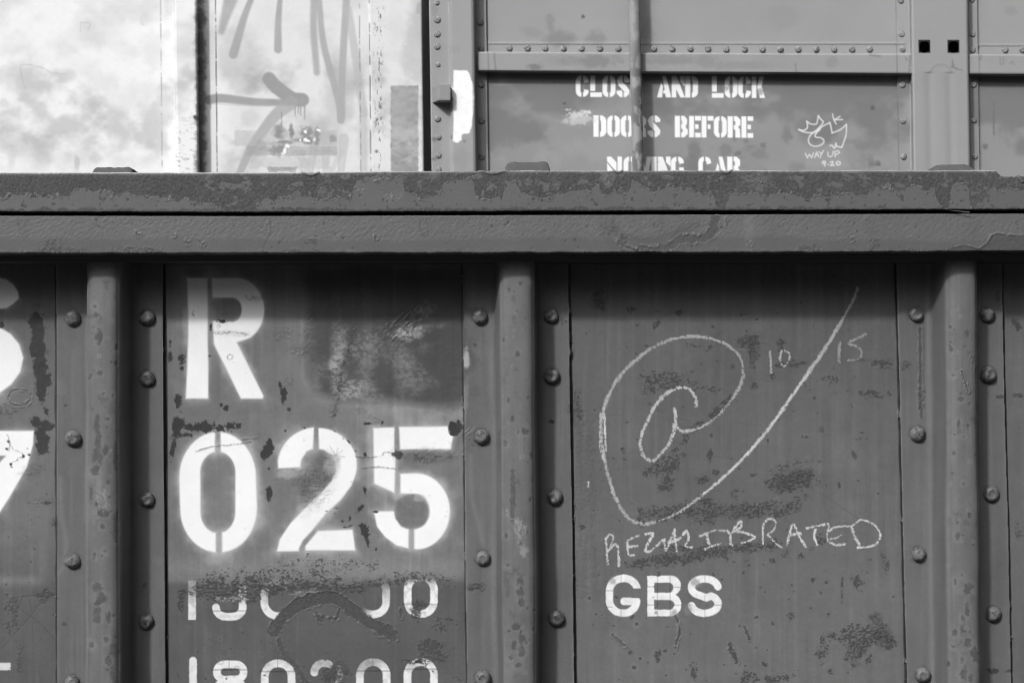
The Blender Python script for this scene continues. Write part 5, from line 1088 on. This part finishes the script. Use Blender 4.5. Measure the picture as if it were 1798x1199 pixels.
l1 = lug(158, 232, 302, 9.5, (.16, .12), 3, 810); l1['label'] = 'low thin lug'
l2 = lug(886, 967, 300, 15.5, (.14, .14), 4, 820); l2['label'] = 'tallest blunt lug'
l3 = lug(1639, 1719, 298.5, 11, (.24, .24), 2, 830); l3['label'] = 'lug with flat top and sloped ends'

# a splinter of old paint hanging out of the gap on the right
p0, p1 = unproj(1660, 369, YU), unproj(1701, 373, YU)
me = bpy.data.meshes.new('paint_flake')
me.from_pydata([(p0[0], YU + .004, p0[2] + .001), (p1[0], YU - .003, p1[2] + .001), (p1[0] + .001, YU - .002, p1[2] - .0012), (p0[0] + .02, YU + .004, p0[2] - .002), (p0[0], YU + .005, p0[2] + .001), (p1[0], YU - .0022, p1[2] + .0012)], [], [(0, 1, 2, 3), (4, 3, 2, 5), (0, 4, 5, 1), (1, 5, 2), (0, 3, 4)])
set_attrs(me, np.full(6, .22, np.float32), np.full(6, .6, np.float32)); link('paint_flake', me, M_CHORD, car)

# ------------------------------------------------------------------ far car
YB = 4.3
box = thing('boxcar', 'pale grey boxcar behind with a white sprayed door and a stencilled door notice', 'freight car', (0, YB, 0))
VR = np.concatenate([np.linspace(-225, -25, 30), np.arange(-18, 322, 1.2), np.linspace(330, 900, 30)])
def unproj_grid(U, V, Y):
    d = np.stack([(U - 899.0) / F_PX, -(V - 599.5) / F_PX, -np.ones_like(U)], -1) @ R3.T
    t = (Y - CAM[1]) / d[..., 1]
    return CAM + d * t[..., None]
LEAN = .014
def sheet_mesh(name, u0, u1, y, parent, step=1.3, relief=1.0, returns=True):
    us = np.arange(u0, u1, step) if u0 > -150 else np.concatenate([np.linspace(u0, -25, 30)[:-1], np.arange(-25, u1, step)])
    if u1 > 1900: us = np.concatenate([us[us < 1830], np.linspace(1830, u1, 30)])
    us = np.append(us, u1)
    U, V = np.meshgrid(us, VR); U = U + LEAN * (V - 150)
    Yg = np.full(U.shape, y)
    if returns: Yg[:, 0] = YB + .03; U[:, 0] = U[:, 1]; Yg[:, -1] = YB + .03; U[:, -1] = U[:, -2]
    return grid_mesh(name, unproj_grid(U, V, Yg), M_BOX, parent, B, relief=relief)
def prism(name, pts, parent, step=1.3, keep=None, vr=VR, relief=1.0):
    """pts: (u at v = 150, y) from left to right; a straight upright pressing"""
    us, ys = [], []
    for (ua, ya), (ub, yb_) in zip(pts[:-1], pts[1:]):
        n = max(2, int(max(abs(ub - ua) / step, abs(yb_ - ya) / .006)) + 1)
        t = np.linspace(0, 1, n); us += list(ua + (ub - ua) * t)[:-1]; ys += list(ya + (yb_ - ya) * t)[:-1]
    us.append(pts[-1][0]); ys.append(pts[-1][1])
    U, V = np.meshgrid(np.array(us), vr); U = U + LEAN * (V - 150); Yg = np.broadcast_to(np.array(ys)[None], U.shape)
    P = unproj_grid(U, V, Yg)
    k = keep(U, V) if keep else None
    return grid_mesh(name, P, M_BOX, parent, B, keep=k, relief=relief)
door = sheet_mesh('door', -1500, 742, YB - .06, box); door['label'] = 'white sliding door with grey spray marks and an arrow'
prism('door_stile', [(307, YB - .05), (308.5, YB - .135), (311, YB - .142), (344, YB - .142), (347, YB - .135), (349, YB - .05)], door)
prism('edge_strip', [(649, YB - .05), (650, YB - .068), (652, YB - .072), (740, YB - .072), (742.5, YB - .068), (743, YB + .02)], door)
prism('rear_wall', [(735, YB + .16), (870, YB + .16)], box)
prism('door_jamb', [(754.5, YB + .16), (755.5, YB - .070), (757, YB - .074), (789, YB - .074), (791, YB - .084), (794, YB - .100), (829, YB - .104), (833, YB - .098), (835, YB - .085), (835.5, YB - .012), (855.5, YB - .012), (856, YB + .01)], box)
bp1 = sheet_mesh('body_panel', 838, 1694, YB, box, returns=False); bp1['label'] = 'grey panel with the three-line door notice and chalk crown'
bp2 = sheet_mesh('body_panel', 1695.6, 3400, YB, box, returns=False)
HOLES = ((1615, 73.5, 1631.5, 93), (1666, 73.5, 1683, 93))
def hole_keep(U, V):
    uc = (U[:-1, :-1] + U[1:, 1:]) / 2; vc = (V[:-1, :-1] + V[1:, 1:]) / 2
    k = np.ones(uc.shape, bool)
    for a, b, c, d in HOLES:
        dx = np.maximum(np.abs(uc - (a + c) / 2) - ((c - a) / 2 - 5.5), 0); dy = np.maximum(np.abs(vc - (b + d) / 2) - ((d - b) / 2 - 5.5), 0)
        k &= ~(np.hypot(dx, dy) < 5.5)
    return k
spost = prism('side_post', [(1574.5, YB + .01), (1575, YB - .012), (1598, YB - .012), (1600, YB - .03), (1602, YB - .085), (1605, YB - .092), (1698, YB - .092), (1701, YB - .085), (1702, YB - .03), (1703, YB - .012), (1718, YB - .012), (1718.5, YB + .01)], box, keep=hole_keep)
prism('side_post', [(2374, YB - .012), (2400, YB - .012), (2402, YB - .085), (2405, YB - .092), (2498, YB - .092), (2501, YB - .085), (2502, YB - .012), (2518, YB - .012)], box, step=6)
# belt rail across the panels and the post
ub = np.concatenate([np.arange(839, 1830, 1.6), np.linspace(1830, 3400, 30)])
ta = 90.5 + (ub - 840) * .0046; ba = 124.5 + (ub - 840) * .0071
yr = YB - .060
rows = [(0.0, YB - .01), (0.0, yr + .012), (.03, yr + .005), (.07, yr + .001)] + [(t, yr) for t in np.linspace(.10, .96, 26)] + [(.985, yr + .002), (1.0, yr + .006), (1.0, yr + .05), (1.0, YB - .01)]
vv = np.array([ta + (ba - ta) * t for t, _ in rows]); yy = np.array([np.full_like(ub, y) for _, y in rows])
P = np.stack([unproj_grid(ub, vv[i], np.full_like(ub, yr)) for i in range(len(rows))]); P[..., 1] = yy
grid_mesh('belt_rail', P, M_BOX, box, B)
p = unproj(838.5, 108, yr); z0 = unproj(838.5, 124.3, yr)[2]; z1 = unproj(838.5, 91, yr)[2]
# rivets of the far car
RB = [(16, 0), (16, 1.2), (14.5, 3.6), (10, 5.6), (5, 6.6), (0, 6.8)]
rb_me = [lathe_mesh('rivet', [(r / 1000, h / 1000) for r, h in RB], 24, b, .6, .01, s) for s, b in ((21, .27), (22, .25))]
for me in rb_me: me.materials.append(M_BOX)
jamb = [o for o in box.children if o.name.startswith('door_jamb')][0]
jamb['label'] = 'riveted door jamb with a white brushed mark'
for u, v, s in ((767, 5, .9), (767.5, 35, 1.15), (767.5, 60, 1.1), (767.5, 82, 1.05), (769, 114, .75), (768.5, 209, 1.05), (770, 241, .95), (769.5, 273, 1.0), (769.5, 298, 1.0)): put(rb_me[0], 'rivet', u, v, YB - .0745, jamb, s)
for u, v in ((843.5, 40), (844.5, 85.5), (845.5, 149), (845.5, 212.5), (846, 276)): put(rb_me[1], 'rivet', u, v, YB - .0125, jamb, 1.05)
for v in (1, 60, 87, 149, 212, 275): put(rb_me[v % 2], 'rivet', 1581.5 + .018 * v + (1.5 if v == 87 else 0), v, YB - .0125, spost, 1.05)
for v in (0, 60, 88, 149, 211, 275): put(rb_me[v % 2], 'rivet', 1706.5 + .018 * v, v, YB - .0125, spost, 1.0)
for k, u in enumerate((894, 926, 957, 989, 1021, 1053, 1085, 1117, 1148, 1180, 1212, 1243)): put(rb_me[k % 2], 'rivet', u, 84.5 + .004 * (u - 890), YB - .0035, bp1, 1.0)
for k, u in enumerate((1275, 1307, 1338.5, 1370, 1401.5, 1433, 1464.5, 1496, 1527)): put(rb_me[k % 2], 'rivet', u, 86.6, YB - .0035, bp1, 1.0)
for k, u in enumerate((1765, 1795.5, 1826, 1857, 1888)): put(rb_me[k % 2], 'rivet', u, 87.5, YB - .0035, bp2, 1.0)
# tall lock rod
a0, a1 = unproj(1108, -225, YB - .092), unproj(1126.5, 560, YB - .092)
n, m = 40, 300
t = np.linspace(0, 1, m)[:, None]; an = np.linspace(-math.pi, math.pi, n + 1)[None, :]
ax = a0[None, None] + (a1 - a0)[None, None] * t[..., None]; rad = .0287
P = np.stack([ax[..., 0] + rad * np.sin(an), ax[..., 1] - rad * np.cos(an), np.broadcast_to(ax[..., 2], (m, n + 1))], -1)
rod = grid_mesh('lock_rod', P, M_BOX, box, ROD, relief=0); rod['label'] = 'blotchy upright steel door rod'
# small bracket on the jamb
za, zc_ = unproj(775, 177, YB - .14), unproj(790, 148.5, YB - .14)
xl, xr = unproj(766, 160, YB - .14)[0], unproj(791, 160, YB - .14)[0]
P0 = [(xl + .02, YB - .145), (xr, YB - .145)]
import bmesh
bm = bmesh.new()
vs = [bm.verts.new((x, y, z)) for z in (za[2], zc_[2]) for x, y in ((xl - .022, YB - .073), (xl + .012, YB - .148), (xr, YB - .148), (xr, YB - .073))]
for f in ((0, 1, 2, 3), (7, 6, 5, 4), (0, 4, 5, 1), (1, 5, 6, 2), (2, 6, 7, 3), (3, 7, 4, 0)): bm.faces.new([vs[i] for i in f])
bmesh.ops.recalc_face_normals(bm, faces=bm.faces[:]); bmesh.ops.bevel(bm, geom=bm.edges[:], offset=.004, segments=2, affect='EDGES', profile=.6)
me = bpy.data.meshes.new('bracket'); bm.to_mesh(me); bm.free(); N = len(me.vertices); set_attrs(me, np.full(N, .26, np.float32), np.full(N, .6, np.float32)); link('bracket', me, M_BOX, jamb)
